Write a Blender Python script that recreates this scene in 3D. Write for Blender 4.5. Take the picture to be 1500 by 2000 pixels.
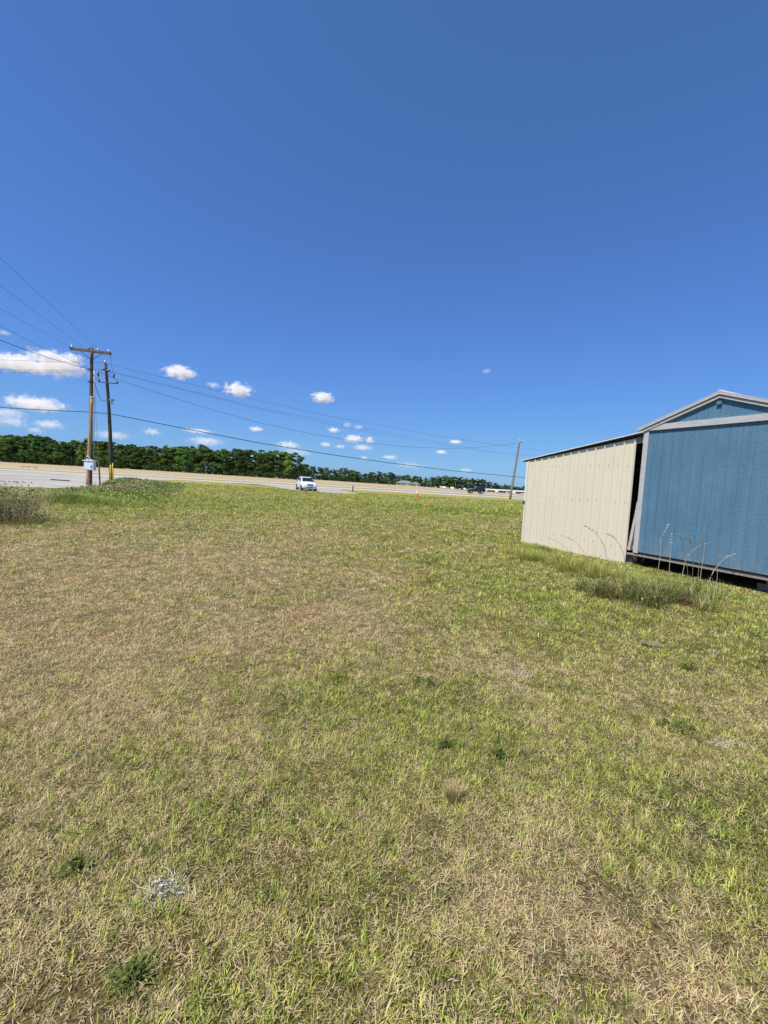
import bpy, bmesh, math, random
import numpy as np
from mathutils import Vector, Matrix

# ------------------------------------------------------------------ camera, sky, sun, exposure
SC = bpy.context.scene
for o in list(bpy.data.objects): bpy.data.objects.remove(o)
COL = SC.collection
H = 1.6; F = 850.0; ROLL = math.radians(3.2); HC = 942.0
PITCH = math.atan((1000 - HC) * math.cos(ROLL) / F)
r0 = Vector((1, 0, 0)); FW = Vector((0, math.cos(PITCH), -math.sin(PITCH))); u0 = r0.cross(FW)
RV = r0 * math.cos(ROLL) + u0 * math.sin(ROLL); UV = -r0 * math.sin(ROLL) + u0 * math.cos(ROLL)
cam_data = bpy.data.cameras.new('camera'); cam = bpy.data.objects.new('camera', cam_data); COL.objects.link(cam)
m = Matrix((RV, UV, -FW)).transposed().to_4x4(); m.translation = (0, 0, H); cam.matrix_world = m
cam_data.sensor_fit = 'VERTICAL'; cam_data.sensor_height = 36.0; cam_data.lens = 36.0 * F / 2000.0
cam_data.clip_start = 0.05; cam_data.clip_end = 60000
SC.camera = cam
SUN_EL = math.radians(58); SUN_ROT = math.radians(-134)
world = bpy.data.worlds.new('World'); SC.world = world; world.use_nodes = True
wn = world.node_tree; bg = wn.nodes['Background']
sky = wn.nodes.new('ShaderNodeTexSky'); sky.sky_type = 'NISHITA'; sky.sun_disc = False
sky.sun_elevation = SUN_EL; sky.sun_rotation = SUN_ROT; sky.altitude = 0
sky.air_density = 1.0; sky.dust_density = 0.35; sky.ozone_density = 3.0
# the phone's colour response: each channel of the sky bent by a power curve
sp = wn.nodes.new('ShaderNodeSeparateColor'); cb = wn.nodes.new('ShaderNodeCombineColor'); wn.links.new(sky.outputs[0], sp.inputs[0])
for i, (ref, out_, pw) in enumerate(((0.073, 0.0500, 0.74), (0.150, 0.147, 0.74), (0.328, 0.438, 1.12))):
    a_ = wn.nodes.new('ShaderNodeMath'); a_.operation = 'MULTIPLY'; a_.inputs[1].default_value = 0.12 / ref
    b_ = wn.nodes.new('ShaderNodeMath'); b_.operation = 'POWER'; b_.inputs[1].default_value = pw
    c_ = wn.nodes.new('ShaderNodeMath'); c_.operation = 'MULTIPLY'; c_.inputs[1].default_value = out_ / 0.1 / 1.19
    wn.links.new(sp.outputs[i], a_.inputs[0]); wn.links.new(a_.outputs[0], b_.inputs[0]); 
    src = b_.outputs[0]
    if i == 2:      # the blue channel levels off towards the pale horizon
        for op_, v_ in (('MULTIPLY', out_ / 0.90), ('POWER', 4.0), ('ADD', 1.0), ('POWER', -0.25)):
            d_ = wn.nodes.new('ShaderNodeMath'); d_.operation = op_; d_.inputs[1].default_value = v_; wn.links.new(src, d_.inputs[0]); src = d_.outputs[0]
        e_ = wn.nodes.new('ShaderNodeMath'); e_.operation = 'MULTIPLY'; wn.links.new(b_.outputs[0], e_.inputs[0]); wn.links.new(src, e_.inputs[1]); src = e_.outputs[0]
    wn.links.new(src, c_.inputs[0]); wn.links.new(c_.outputs[0], cb.inputs[i])
wn.links.new(cb.outputs[0], bg.inputs[0]); bg.inputs[1].default_value = 0.1
sun_data = bpy.data.lights.new('sun', 'SUN'); sun_data.energy = 4.8; sun_data.angle = math.radians(0.53); sun_data.color = (1.0, 0.95, 0.86)
sun = bpy.data.objects.new('sun', sun_data); COL.objects.link(sun)
SD = Vector((math.sin(SUN_ROT) * math.cos(SUN_EL), math.cos(SUN_ROT) * math.cos(SUN_EL), math.sin(SUN_EL)))
sun.rotation_euler = SD.to_track_quat('Z', 'Y').to_euler()
SC.view_settings.view_transform = 'Standard'; SC.view_settings.look = 'None'; SC.view_settings.exposure = 0.25; SC.view_settings.gamma = 1.0
SC.render.engine = 'CYCLES'; SC.cycles.volume_bounces = 6; SC.cycles.max_bounces = 12; SC.cycles.transparent_max_bounces = 12
SC.render.resolution_x = 768; SC.render.resolution_y = 1024
RN = random.Random(7); NR = np.random.default_rng(11)

# ------------------------------------------------------------------ helpers
def tag(o, label=None, cat=None, group=None, kind=None):
    if label: o['label'] = label
    if cat: o['category'] = cat
    if group: o['group'] = group
    if kind: o['kind'] = kind
    return o
def thing(name, label, cat, loc=(0, 0, 0), rz=0, group=None):
    o = bpy.data.objects.new(name, None); COL.objects.link(o); o.location = loc; o.rotation_euler = (0, 0, rz)
    o.empty_display_size = 0.2
    return tag(o, label, cat, group)
def ray(px, py): return FW + RV * ((px - 750) / F) + UV * ((1000 - py) / F)
def at(px, py, Y):
    d = ray(px, py); return Vector((0, 0, H)) + d * (Y / d.y)
def gp(px, py, z=0.0):
    d = ray(px, py); return Vector((0, 0, H)) + d * ((z - H) / d.z)

def node(nt, t, **kw):
    n = nt.nodes.new(t)
    for k, v in kw.items(): setattr(n, k, v)
    return n
def mat(name, c, rough=0.7, c2=None, scale=5.0, stretch=(1, 1, 1), bump=0.0, bscale=None, metal=0.0, spec=0.3, detail=4, contrast=(0.3, 0.7), coat=0.0, c3=None, s3=0.6, t3=(0.55, 0.75)):
    """procedural material: two colours mixed by noise (object coords), optional large stains, bump"""
    M = bpy.data.materials.new(name); M.use_nodes = True; nt = M.node_tree; b = nt.nodes['Principled BSDF']; L = nt.links
    b.inputs['Roughness'].default_value = rough; b.inputs['Metallic'].default_value = metal
    b.inputs['Specular IOR Level'].default_value = spec; b.inputs['Coat Weight'].default_value = coat
    tc = node(nt, 'ShaderNodeTexCoord'); mp = node(nt, 'ShaderNodeMapping'); mp.inputs['Scale'].default_value = stretch
    L.new(tc.outputs['Object'], mp.inputs['Vector'])
    n1 = node(nt, 'ShaderNodeTexNoise'); n1.inputs['Scale'].default_value = scale; n1.inputs['Detail'].default_value = detail
    L.new(mp.outputs[0], n1.inputs['Vector'])
    if c2 is None: c2 = tuple(x * 0.82 for x in c)
    rp = node(nt, 'ShaderNodeValToRGB'); rp.color_ramp.elements[0].position = contrast[0]; rp.color_ramp.elements[1].position = contrast[1]
    rp.color_ramp.elements[0].color = (*c2, 1); rp.color_ramp.elements[1].color = (*c, 1)
    L.new(n1.outputs['Fac'], rp.inputs[0]); out = rp.outputs[0]
    if c3 is not None:
        n3 = node(nt, 'ShaderNodeTexNoise'); n3.inputs['Scale'].default_value = s3; n3.inputs['Detail'].default_value = 5
        L.new(tc.outputs['Object'], n3.inputs['Vector'])
        r3 = node(nt, 'ShaderNodeValToRGB'); r3.color_ramp.elements[0].position = t3[0]; r3.color_ramp.elements[1].position = t3[1]
        L.new(n3.outputs['Fac'], r3.inputs[0])
        mx = node(nt, 'ShaderNodeMix', data_type='RGBA'); L.new(r3.outputs[0], mx.inputs['Factor']); L.new(out, mx.inputs['A']); mx.inputs['B'].default_value = (*c3, 1); out = mx.outputs['Result']
    L.new(out, b.inputs['Base Color'])
    if bump > 0:
        nb = node(nt, 'ShaderNodeTexNoise'); nb.inputs['Scale'].default_value = bscale or scale * 2; nb.inputs['Detail'].default_value = 5
        L.new(mp.outputs[0], nb.inputs['Vector']); bp = node(nt, 'ShaderNodeBump'); bp.inputs['Strength'].default_value = bump; bp.inputs['Distance'].default_value = 0.02
        L.new(nb.outputs['Fac'], bp.inputs['Height']); L.new(bp.outputs[0], b.inputs['Normal'])
    return M
def leafmat(name, rough=0.55, trans=0.3, spec=0.25, vary=0.0):
    """colour from the 'col' attribute (leaf-to-leaf colour), with translucency"""
    M = bpy.data.materials.new(name); M.use_nodes = True; nt = M.node_tree; b = nt.nodes['Principled BSDF']; L = nt.links; out = nt.nodes['Material Output']
    a = node(nt, 'ShaderNodeAttribute', attribute_name='col')
    b.inputs['Roughness'].default_value = rough; b.inputs['Specular IOR Level'].default_value = spec
    src = a.outputs['Color']
    if vary:        # each tree its own shade of green
        oi = node(nt, 'ShaderNodeObjectInfo'); hv = node(nt, 'ShaderNodeHueSaturation'); L.new(src, hv.inputs['Color'])
        for k_, (inp, lo_, hi_) in enumerate((('Hue', .5 - .035 * vary, .5 + .03 * vary), ('Value', 1 - .38 * vary, 1 + .42 * vary))):
            r_ = node(nt, 'ShaderNodeMapRange'); r_.inputs['To Min'].default_value = lo_; r_.inputs['To Max'].default_value = hi_
            if k_ == 0: L.new(oi.outputs['Random'], r_.inputs['Value'])
            else:
                f_ = node(nt, 'ShaderNodeMath', operation='MULTIPLY'); f_.inputs[1].default_value = 7.31; f2_ = node(nt, 'ShaderNodeMath', operation='FRACT'); L.new(oi.outputs['Random'], f_.inputs[0]); L.new(f_.outputs[0], f2_.inputs[0]); L.new(f2_.outputs[0], r_.inputs['Value'])
            L.new(r_.outputs[0], hv.inputs[inp])
        src = hv.outputs['Color']
    L.new(src, b.inputs['Base Color'])
    t = node(nt, 'ShaderNodeBsdfTranslucent'); L.new(src, t.inputs['Color'])
    mx = node(nt, 'ShaderNodeMixShader'); mx.inputs[0].default_value = trans
    L.new(b.outputs[0], mx.inputs[1]); L.new(t.outputs[0], mx.inputs[2]); L.new(mx.outputs[0], out.inputs['Surface'])
    return M

class MB:
    def __init__(s): s.v = []; s.f = []; s.sm = []
    def poly(s, vs, fs, smooth=False):
        o = len(s.v); s.v += [tuple(p) for p in vs]; s.f += [tuple(i + o for i in f) for f in fs]; s.sm += [smooth] * len(fs); return s
    def box(s, x0, x1, y0, y1, z0, z1, T=None):
        vs = [Vector(p) for p in ((x0, y0, z0), (x1, y0, z0), (x1, y1, z0), (x0, y1, z0), (x0, y0, z1), (x1, y0, z1), (x1, y1, z1), (x0, y1, z1))]
        if T is not None: vs = [T(p) if callable(T) else T @ p for p in vs]
        return s.poly(vs, [(0, 3, 2, 1), (4, 5, 6, 7), (0, 1, 5, 4), (1, 2, 6, 5), (2, 3, 7, 6), (3, 0, 4, 7)])
    def tube(s, pts, rad, n=8, cap=True, smooth=True):
        pts = [Vector(p) for p in pts]; k = len(pts)
        rad = rad if hasattr(rad, '__len__') else [rad] * k
        vs = []; up = Vector((0, 0, 1))
        for i, p in enumerate(pts):
            d = (pts[min(i + 1, k - 1)] - pts[max(i - 1, 0)]).normalized()
            a = d.cross(up if abs(d.z) < 0.95 else Vector((1, 0, 0))).normalized(); b = d.cross(a)
            for j in range(n):
                t = 2 * math.pi * j / n; vs.append(p + (a * math.cos(t) + b * math.sin(t)) * rad[i])
        fs = [(i * n + j, i * n + (j + 1) % n, (i + 1) * n + (j + 1) % n, (i + 1) * n + j) for i in range(k - 1) for j in range(n)]
        s.poly(vs, fs, smooth)
        if cap:
            o = len(s.v) - k * n; s.f.append(tuple(range(o + n - 1, o - 1, -1))); s.f.append(tuple(range(o + (k - 1) * n, o + k * n))); s.sm += [False, False]
        return s
    def lathe(s, prof, c=(0, 0, 0), n=16, smooth=True):
        vs = []; c = Vector(c)
        for r, z in prof:
            for j in range(n): t = 2 * math.pi * j / n; vs.append(c + Vector((r * math.cos(t), r * math.sin(t), z)))
        fs = [(i * n + j, i * n + (j + 1) % n, (i + 1) * n + (j + 1) % n, (i + 1) * n + j) for i in range(len(prof) - 1) for j in range(n)]
        return s.poly(vs, fs, smooth)
    def build(s, name, m, parent=None, bevel=0.0):
        me = bpy.data.meshes.new(name); me.from_pydata(s.v, [], s.f); me.polygons.foreach_set('use_smooth', s.sm); me.update()
        bm = bmesh.new(); bm.from_mesh(me); bmesh.ops.recalc_face_normals(bm, faces=bm.faces)
        if bevel > 0:
            bmesh.ops.remove_doubles(bm, verts=bm.verts, dist=1e-5)
            bmesh.ops.bevel(bm, geom=[e for e in bm.edges if len(e.link_faces) == 2 and e.calc_face_angle(0) > 0.5], offset=bevel, segments=2, affect='EDGES', clamp_overlap=True)
        bm.to_mesh(me); bm.free()
        me.materials.append(m); o = bpy.data.objects.new(name, me); COL.objects.link(o)
        if parent: o.parent = parent
        return o

def mesh_np(name, V, faces3=None, faces4=None, col=None, m=None, parent=None, smooth=False):
    """fast mesh from numpy arrays; col = per-vertex RGB"""
    me = bpy.data.meshes.new(name); me.vertices.add(len(V)); me.vertices.foreach_set('co', V.astype(np.float32).ravel())
    li = []; ls = []; off = 0
    if faces4 is not None and len(faces4): li.append(faces4.ravel()); ls.append(off + 4 * np.arange(len(faces4))); off += faces4.size
    if faces3 is not None and len(faces3): li.append(faces3.ravel()); ls.append(off + 3 * np.arange(len(faces3))); off += faces3.size
    li = np.concatenate(li).astype(np.int32); ls = np.concatenate(ls).astype(np.int32)
    me.loops.add(len(li)); me.loops.foreach_set('vertex_index', li); me.polygons.add(len(ls)); me.polygons.foreach_set('loop_start', ls)
    if smooth: me.polygons.foreach_set('use_smooth', np.ones(len(ls), bool))
    if col is not None:
        a = me.attributes.new('col', 'FLOAT_COLOR', 'POINT'); c = np.ones((len(V), 4), np.float32); c[:, :3] = col; a.data.foreach_set('color', c.ravel())
    me.update(calc_edges=True); me.validate()
    if m: me.materials.append(m)
    o = bpy.data.objects.new(name, me); COL.objects.link(o)
    if parent: o.parent = parent
    return o

def hash2(ix, iy, seed):
    h = (ix.astype(np.int64) * 374761393 + iy.astype(np.int64) * 668265263 + seed * 1442695041) & 0xffffffff
    h = ((h ^ (h >> 13)) * 1274126177) & 0xffffffff
    return ((h ^ (h >> 16)) & 0xffff) / 65535.0
def vnoise(x, y, seed=0):
    ix = np.floor(x); iy = np.floor(y); fx = x - ix; fy = y - iy; fx = fx * fx * (3 - 2 * fx); fy = fy * fy * (3 - 2 * fy)
    a = hash2(ix, iy, seed); b = hash2(ix + 1, iy, seed); c = hash2(ix, iy + 1, seed); d = hash2(ix + 1, iy + 1, seed)
    return a + (b - a) * fx + (c - a) * fy + (a - b - c + d) * fx * fy
def fbm(x, y, seed=0, o=4):
    s = 0; a = 0.5; t = 0
    for i in range(o): s = s + a * vnoise(x, y, seed + i * 17); t += a; a *= 0.55; x = x * 2.03 + 3.1; y = y * 2.03 + 1.7
    return s / t
def sst(e0, e1, x):
    t = np.clip((x - e0) / (e1 - e0), 0, 1); return t * t * (3 - 2 * t)
def terrain(x, y):
    x = np.asarray(x, float); y = np.asarray(y, float); r = np.hypot(x, y)
    z = (fbm(x * 0.9, y * 0.9, 5, 3) - 0.5) * 0.05 * (1 - sst(12, 22, r)) * sst(-100, -99, y)
    px = 750 + 850 * x / np.maximum(y, 1)                       # bearing, as an angle measure
    far = sst(125, 320, y)
    up = np.interp(px, [0, 280, 560, 700], [1.0, 1.1, 0.4, 0.0])
    dn = np.interp(px, [650, 800, 1000, 1300], [0.0, -1.0, -3.4, -4.0]) * sst(130, 560, y)
    return z + up * far + dn
def gauss(x, y, cx, cy, sx, sy, a=0.0):
    c, s = math.cos(a), math.sin(a); u = (x - cx) * c + (y - cy) * s; v = -(x - cx) * s + (y - cy) * c
    return np.exp(-0.5 * ((u / sx) ** 2 + (v / sy) ** 2))
def green(x, y):
    """0 = dry straw, 1 = lush green (where the turf itself is green or dead)"""
    r = np.hypot(x, y)
    g = 0.415 + 0.62 * (fbm(x * 0.55, y * 0.55, 21) - 0.5) + 0.95 * (fbm(x * 2.6, y * 2.6, 33) - 0.5) * (1 - 0.5 * sst(8, 25, r))
    g = g - 0.30 * gauss(x, y, -2.6, 5.2, 2.2, 2.6) - 0.22 * gauss(x, y, -5.5, 9.5, 3.5, 3.0) - 0.13 * gauss(x, y, -1, 14, 6, 6)
    g = g + 0.34 * gauss(x, y, 0.0, 2.7, 0.75, 0.5) + 0.30 * gauss(x, y, 2.9, 5.6, 1.3, 1.6) + 0.22 * gauss(x, y, 2.0, 8.5, 1.6, 2.5)
    g = g + 0.35 * gauss(x, y, -13, 22, 7, 6) + 0.5 * gauss(x, y, 3.2, 14.2, 1.3, 1.0) + 0.6 * gauss(x, y, 6.5, 30, 5.5, 3.0) + 0.10 * gauss(x, y, 0, 50, 40, 10)
    g = g + 0.22 * gauss(x, y, -0.95, 1.25, 0.45, 0.35) + 0.16 * gauss(x, y, 0.15, 3.3, 0.7, 0.7) - 0.30 * gauss(x, y, 0.75, 1.55, 0.5, 0.45) + 0.16 * gauss(x, y, 1.6, 2.0, .35, .4) + 0.12 * gauss(x, y, 0, 40, 40, 14)
    g = g - 0.06 * gauss(x, y, 0.9, 1.3, 0.6, 0.4) + 0.25 * gauss(x, y, 5.3, 9.0, 0.6, 2.5, 0.4)
    g = np.where(y > 112, 0.02 + 0.3 * sst(-60, -180, x) * 0 + 0 * x, g)
    return np.clip(g, 0, 1)
STRAW = np.array([0.430, 0.340, 0.165]); GRN = np.array([0.150, 0.205, 0.040]); YGR = np.array([0.300, 0.305, 0.080])
def turfcol(g):
    g = g[..., None]; return np.where(g < 0.5, STRAW + (YGR - STRAW) * (g * 2), YGR + (GRN - YGR) * (g * 2 - 1))

# ------------------------------------------------------------------ ground
def axis(lo, hi, fine, c0, grow):
    a = [c0]; s = fine
    while a[-1] < hi: a.append(a[-1] + s); s = fine if a[-1] < c0 + 9 else s * grow
    b = [c0]; s = fine
    while b[-1] > lo: b.append(b[-1] - s); s = fine if b[-1] > c0 - 6 else s * grow
    return np.array(sorted(set(a + b)))
gx = axis(-6000, 6000, 0.10, 0.0, 1.045); gy = axis(-900, 9000, 0.10, 3.0, 1.03)
X, Y = np.meshgrid(gx, gy); Z = terrain(X, Y)
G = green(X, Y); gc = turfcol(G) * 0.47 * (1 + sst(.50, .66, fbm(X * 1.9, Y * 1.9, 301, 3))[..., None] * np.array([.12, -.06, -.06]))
field = np.array([0.40, 0.33, 0.21])
fm = sst(110, 116, Y)[..., None]
fstripe = (fbm(X * 0.01, Y * 0.12, 71) - 0.5)[..., None]
gc = gc * (1 - fm) + (field * (1 + 0.35 * fstripe)) * fm
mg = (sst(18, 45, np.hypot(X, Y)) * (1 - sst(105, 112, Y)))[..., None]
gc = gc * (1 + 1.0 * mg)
nx, ny = len(gx), len(gy); idx = np.arange(nx * ny).reshape(ny, nx)
q = np.stack([idx[:-1, :-1], idx[:-1, 1:], idx[1:, 1:], idx[1:, :-1]], -1).reshape(-1, 4)
GM = bpy.data.materials.new('turf_soil'); GM.use_nodes = True; nt = GM.node_tree; b = nt.nodes['Principled BSDF']; L = nt.links
b.inputs['Roughness'].default_value = 0.95; b.inputs['Specular IOR Level'].default_value = 0.1
a = node(nt, 'ShaderNodeAttribute', attribute_name='col'); tc = node(nt, 'ShaderNodeTexCoord')
def nz(scale, det=6, vec=None, rough=0.6):
    n = node(nt, 'ShaderNodeTexNoise'); n.inputs['Scale'].default_value = scale; n.inputs['Detail'].default_value = det; n.inputs['Roughness'].default_value = rough
    L.new(vec or tc.outputs['Object'], n.inputs['Vector']); return n.outputs['Fac']
def ramp(f, p0, c0, p1, c1):
    r = node(nt, 'ShaderNodeValToRGB'); r.color_ramp.elements[0].position = p0; r.color_ramp.elements[1].position = p1
    r.color_ramp.elements[0].color = (*c0, 1); r.color_ramp.elements[1].color = (*c1, 1); L.new(f, r.inputs[0]); return r.outputs[0]
def mixc(mode, f, A, B):
    m_ = node(nt, 'ShaderNodeMix', data_type='RGBA', blend_type=mode)
    if isinstance(f, float): m_.inputs['Factor'].default_value = f
    else: L.new(f, m_.inputs['Factor'])
    L.new(A, m_.inputs['A']); L.new(B, m_.inputs['B']); return m_.outputs['Result']
v1 = ramp(nz(55, 8, rough=0.75), 0.36, (0.30, 0.28, 0.26), 0.64, (1.75, 1.68, 1.6))
v2 = ramp(nz(6.0, 6, rough=0.7), 0.3, (0.72, 0.74, 0.68), 0.7, (1.28, 1.25, 1.3))
v3 = ramp(nz(0.8, 5), 0.35, (0.86, 0.9, 0.86), 0.65, (1.14, 1.1, 1.1))
c = mixc('MULTIPLY', 1.0, a.outputs['Color'], v1); c = mixc('MULTIPLY', 1.0, c, v2); c = mixc('MULTIPLY', 1.0, c, v3)
L.new(c, b.inputs['Base Color'])
bp = node(nt, 'ShaderNodeBump'); bp.inputs['Strength'].default_value = 0.9; bp.inputs['Distance'].default_value = 0.03; L.new(nz(45, 8, rough=0.75), bp.inputs['Height']); L.new(bp.outputs[0], b.inputs['Normal'])
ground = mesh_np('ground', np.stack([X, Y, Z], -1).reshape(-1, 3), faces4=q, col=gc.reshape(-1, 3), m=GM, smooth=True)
tag(ground, kind='structure')

# ------------------------------------------------------------------ road, aprons, driveway
CONC = mat('concrete_pavement', (0.47, 0.43, 0.365), 0.85, c2=(0.38, 0.345, 0.295), scale=0.9, stretch=(0.35, 1, 1), bump=0.3, bscale=30, c3=(0.30, 0.28, 0.245), s3=0.16, t3=(0.45, 0.65))
ASPH = mat('worn_asphalt', (0.52, 0.485, 0.425), 0.9, c2=(0.42, 0.39, 0.34), scale=0.6, stretch=(0.2, 2, 1), bump=0.3, bscale=30)
PAINT = mat('white_line_paint', (0.85, 0.85, 0.82), 0.6, scale=3)
def sheet(name, pts, z, m, parent=None):
    bm = bmesh.new(); vs = [bm.verts.new((p[0], p[1], z)) for p in pts]; f = bm.faces.new(vs); bmesh.ops.triangulate(bm, faces=[f])
    bmesh.ops.recalc_face_normals(bm, faces=bm.faces)
    for f in bm.faces:
        if f.normal.z < 0: f.normal_flip()
    me = bpy.data.meshes.new(name); bm.to_mesh(me); bm.free(); me.materials.append(m); o = bpy.data.objects.new(name, me); COL.objects.link(o)
    return tag(o, kind='structure') if parent is None else o
def slab(name, x0, x1, y0, y1, z, m):
    b_ = MB(); b_.box(x0, x1, y0, y1, -0.2, z); o = b_.build(name, m); return tag(o, kind='structure')
slab('near_road', -900, 900, 75.3, 85.0, 0.06, ASPH); slab('far_road', -900, 900, 98.5, 110, 0.10, ASPH)
for i, (y0, w) in enumerate(((75.9, 0.35), (84.0, 0.35), (99.2, 0.4), (109.0, 0.4))):
    z = 0.064 if i < 2 else 0.104
    sheet('road_edge_line', [(-900, y0), (900, y0), (900, y0 + w), (-900, y0 + w)], z, PAINT)
ap = [(-24.3, 37.2), (-20.5, 33.2), (-17.2, 29.5), (-30, 25), (-60, 22), (-140, 22), (-140, 58), (-70, 60), (-66, 66), (-61, 75.4), (-36, 75.4), (-34, 66), (-30, 52), (-27, 43)]
sheet('gravel_apron', ap, 0.03, CONC)
dr = [gp(*p) for p in ((492, 944.5), (520, 948.5), (548, 953.5), (575, 957.6), (605, 960.2), (640, 962.6), (672, 964.3), (702, 965.4), (688, 962.0), (672, 959.0), (664, 956.2), (672, 953.3))]
dr = [(p.x, p.y) for p in dr]; dr = dr[:-1] + [(-7.0, 75.4), (dr[0][0] - 2, 75.4)]
sheet('driveway', dr, 0.03, CONC)

# ------------------------------------------------------------------ shed and lean-to frame of reference (wall plane)
A0 = Vector((5.76, 10.21, 0)); DS = Vector((0.411, -0.9116, 0)); DN = Vector((0.9116, 0.411, 0))     # s to the right along the wall, n into the building
def W(p): return A0 + DS * p[0] + DN * p[1] + Vector((0, 0, p[2]))

# T1-11 siding, painted blue
BLUE = bpy.data.materials.new('blue_painted_siding'); BLUE.use_nodes = True; nt = BLUE.node_tree; b = nt.nodes['Principled BSDF']; L = nt.links
tc = node(nt, 'ShaderNodeTexCoord'); b.inputs['Roughness'].default_value = 0.6; b.inputs['Specular IOR Level'].default_value = 0.3
mp = node(nt, 'ShaderNodeMapping'); mp.inputs['Scale'].default_value = (1, 1, 7); L.new(tc.outputs['Object'], mp.inputs[0])
big = nz(1.3, 5); fine = nz(14, 5, mp.outputs[0]); 
cA = ramp(big, 0.3, (0.078, 0.176, 0.272), 0.7, (0.102, 0.212, 0.312)); cB = ramp(fine, 0.3, (0.84, 0.86, 0.88), 0.7, (1.12, 1.1, 1.08))
c = mixc('MULTIPLY', 1.0, cA, cB)
mp2 = node(nt, 'ShaderNodeMapping'); mp2.inputs['Scale'].default_value = (9, 9, 0.6); L.new(tc.outputs['Object'], mp2.inputs[0])
c = mixc('MULTIPLY', 1.0, c, ramp(nz(1.0, 5, mp2.outputs[0]), 0.3, (0.88, 0.9, 0.92), 0.7, (1.08, 1.07, 1.06)))
sx_ = node(nt, 'ShaderNodeSeparateXYZ'); L.new(tc.outputs['Object'], sx_.inputs[0])
mr = node(nt, 'ShaderNodeMapRange'); mr.inputs['From Min'].default_value = 0.30; mr.inputs['From Max'].default_value = 0.75; mr.inputs['To Min'].default_value = 0.75; mr.inputs['To Max'].default_value = 0.0; L.new(sx_.outputs['Z'], mr.inputs['Value'])
dm = node(nt, 'ShaderNodeMath', operation='MULTIPLY'); L.new(mr.outputs[0], dm.inputs[0]); L.new(ramp(nz(5, 6), 0.42, (0, 0, 0), 0.72, (1, 1, 1)), dm.inputs[1])
dirt = node(nt, 'ShaderNodeRGB'); dirt.outputs[0].default_value = (0.26, 0.25, 0.22, 1); c = mixc('MIX', dm.outputs[0], c, dirt.outputs[0])
L.new(c, b.inputs['Base Color'])
bp = node(nt, 'ShaderNodeBump'); bp.inputs['Strength'].default_value = 0.85; bp.inputs['Distance'].default_value = 0.012; L.new(fine, bp.inputs['Height']); L.new(bp.outputs[0], b.inputs['Normal'])
TRIM = mat('grey_trim_paint', (0.50, 0.49, 0.485), 0.65, c2=(0.40, 0.395, 0.40), scale=6, stretch=(1, 1, 6), bump=0.35, bscale=14)
SHADE = mat('weathered_wood', (0.30, 0.26, 0.22), 0.9, c2=(0.16, 0.135, 0.115), scale=5, stretch=(1, 1, 1), bump=0.5, bscale=25)
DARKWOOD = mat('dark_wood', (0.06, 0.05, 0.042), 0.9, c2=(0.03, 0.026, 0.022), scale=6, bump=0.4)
GREYWOOD = mat('grey_wood', (0.36, 0.31, 0.28), 0.9, c2=(0.20, 0.165, 0.15), scale=7, stretch=(3, 3, 0.6), bump=0.6, bscale=20)
PALW = mat('pallet_wood', (0.62, 0.53, 0.47), 0.9, c2=(0.40, 0.33, 0.29), scale=7, stretch=(3, 3, 0.6), bump=0.6, bscale=20)
ROOFM = mat('roof_shingle', (0.16, 0.155, 0.15), 0.9, scale=20, bump=0.4)
BLOCK = mat('concrete_block', (0.24, 0.22, 0.19), 0.95, c2=(0.15, 0.14, 0.12), scale=9, bump=0.6, bscale=50)

S0, S1, SM = 0.20, 3.26, 1.70          # shed left corner, right corner, ridge
ZF, ZE, ZR = 0.33, 3.13, 3.66
shed = thing('shed', 'blue painted wooden shed with light grey trim, raised on blocks beside a cream lean-to', 'shed', W((SM, 1.5, 0)))
shed_inv = Matrix.Translation(-shed.location)
def sb(mb, name, m, parent=None, bevel=0.0, lab=None):
    o = mb.build(name, m, parent or shed, bevel)
    off = Vector(shed.location)
    o.data.transform(Matrix.Translation(-off)); 
    if lab: o['label'] = lab
    return o
def roofz(s): return ZR - abs(s - SM) * (ZR - ZE) / (SM - S0)
# front wall: boards with grooves
mb = MB(); gw = 0.215; s = S0; k = 0
while s < S1 - 1e-6:
    e = min(s + gw, S1); a_, b_ = s + 0.0025, e - 0.0025
    v = []
    zt = [roofz(a_) - 0.02, roofz(b_) - 0.02]
    cuts = [(a_, zt[0]), (b_, zt[1])] if not (a_ < SM < b_) else [(a_, zt[0]), (SM, ZR - 0.02), (b_, zt[1])]
    n_ = len(cuts)
    vs = [W((c_[0], 0.0, ZF)) for c_ in cuts] + [W((c_[0], 0.0, c_[1])) for c_ in cuts]
    fs = [(i, i + 1, n_ + i + 1, n_ + i) for i in range(n_ - 1)]
    # board edges back to the groove floor
    vs += [W((a_, 0.0075, ZF)), W((a_, 0.0075, cuts[0][1])), W((b_, 0.0075, ZF)), W((b_, 0.0075, cuts[-1][1]))]
    o_ = 2 * n_; fs += [(o_, 0, n_, o_ + 1), (n_ - 1, o_ + 2, o_ + 3, 2 * n_ - 1), (o_, o_ + 2, n_ - 1, 0)]
    mb.poly(vs, fs); s = e
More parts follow.
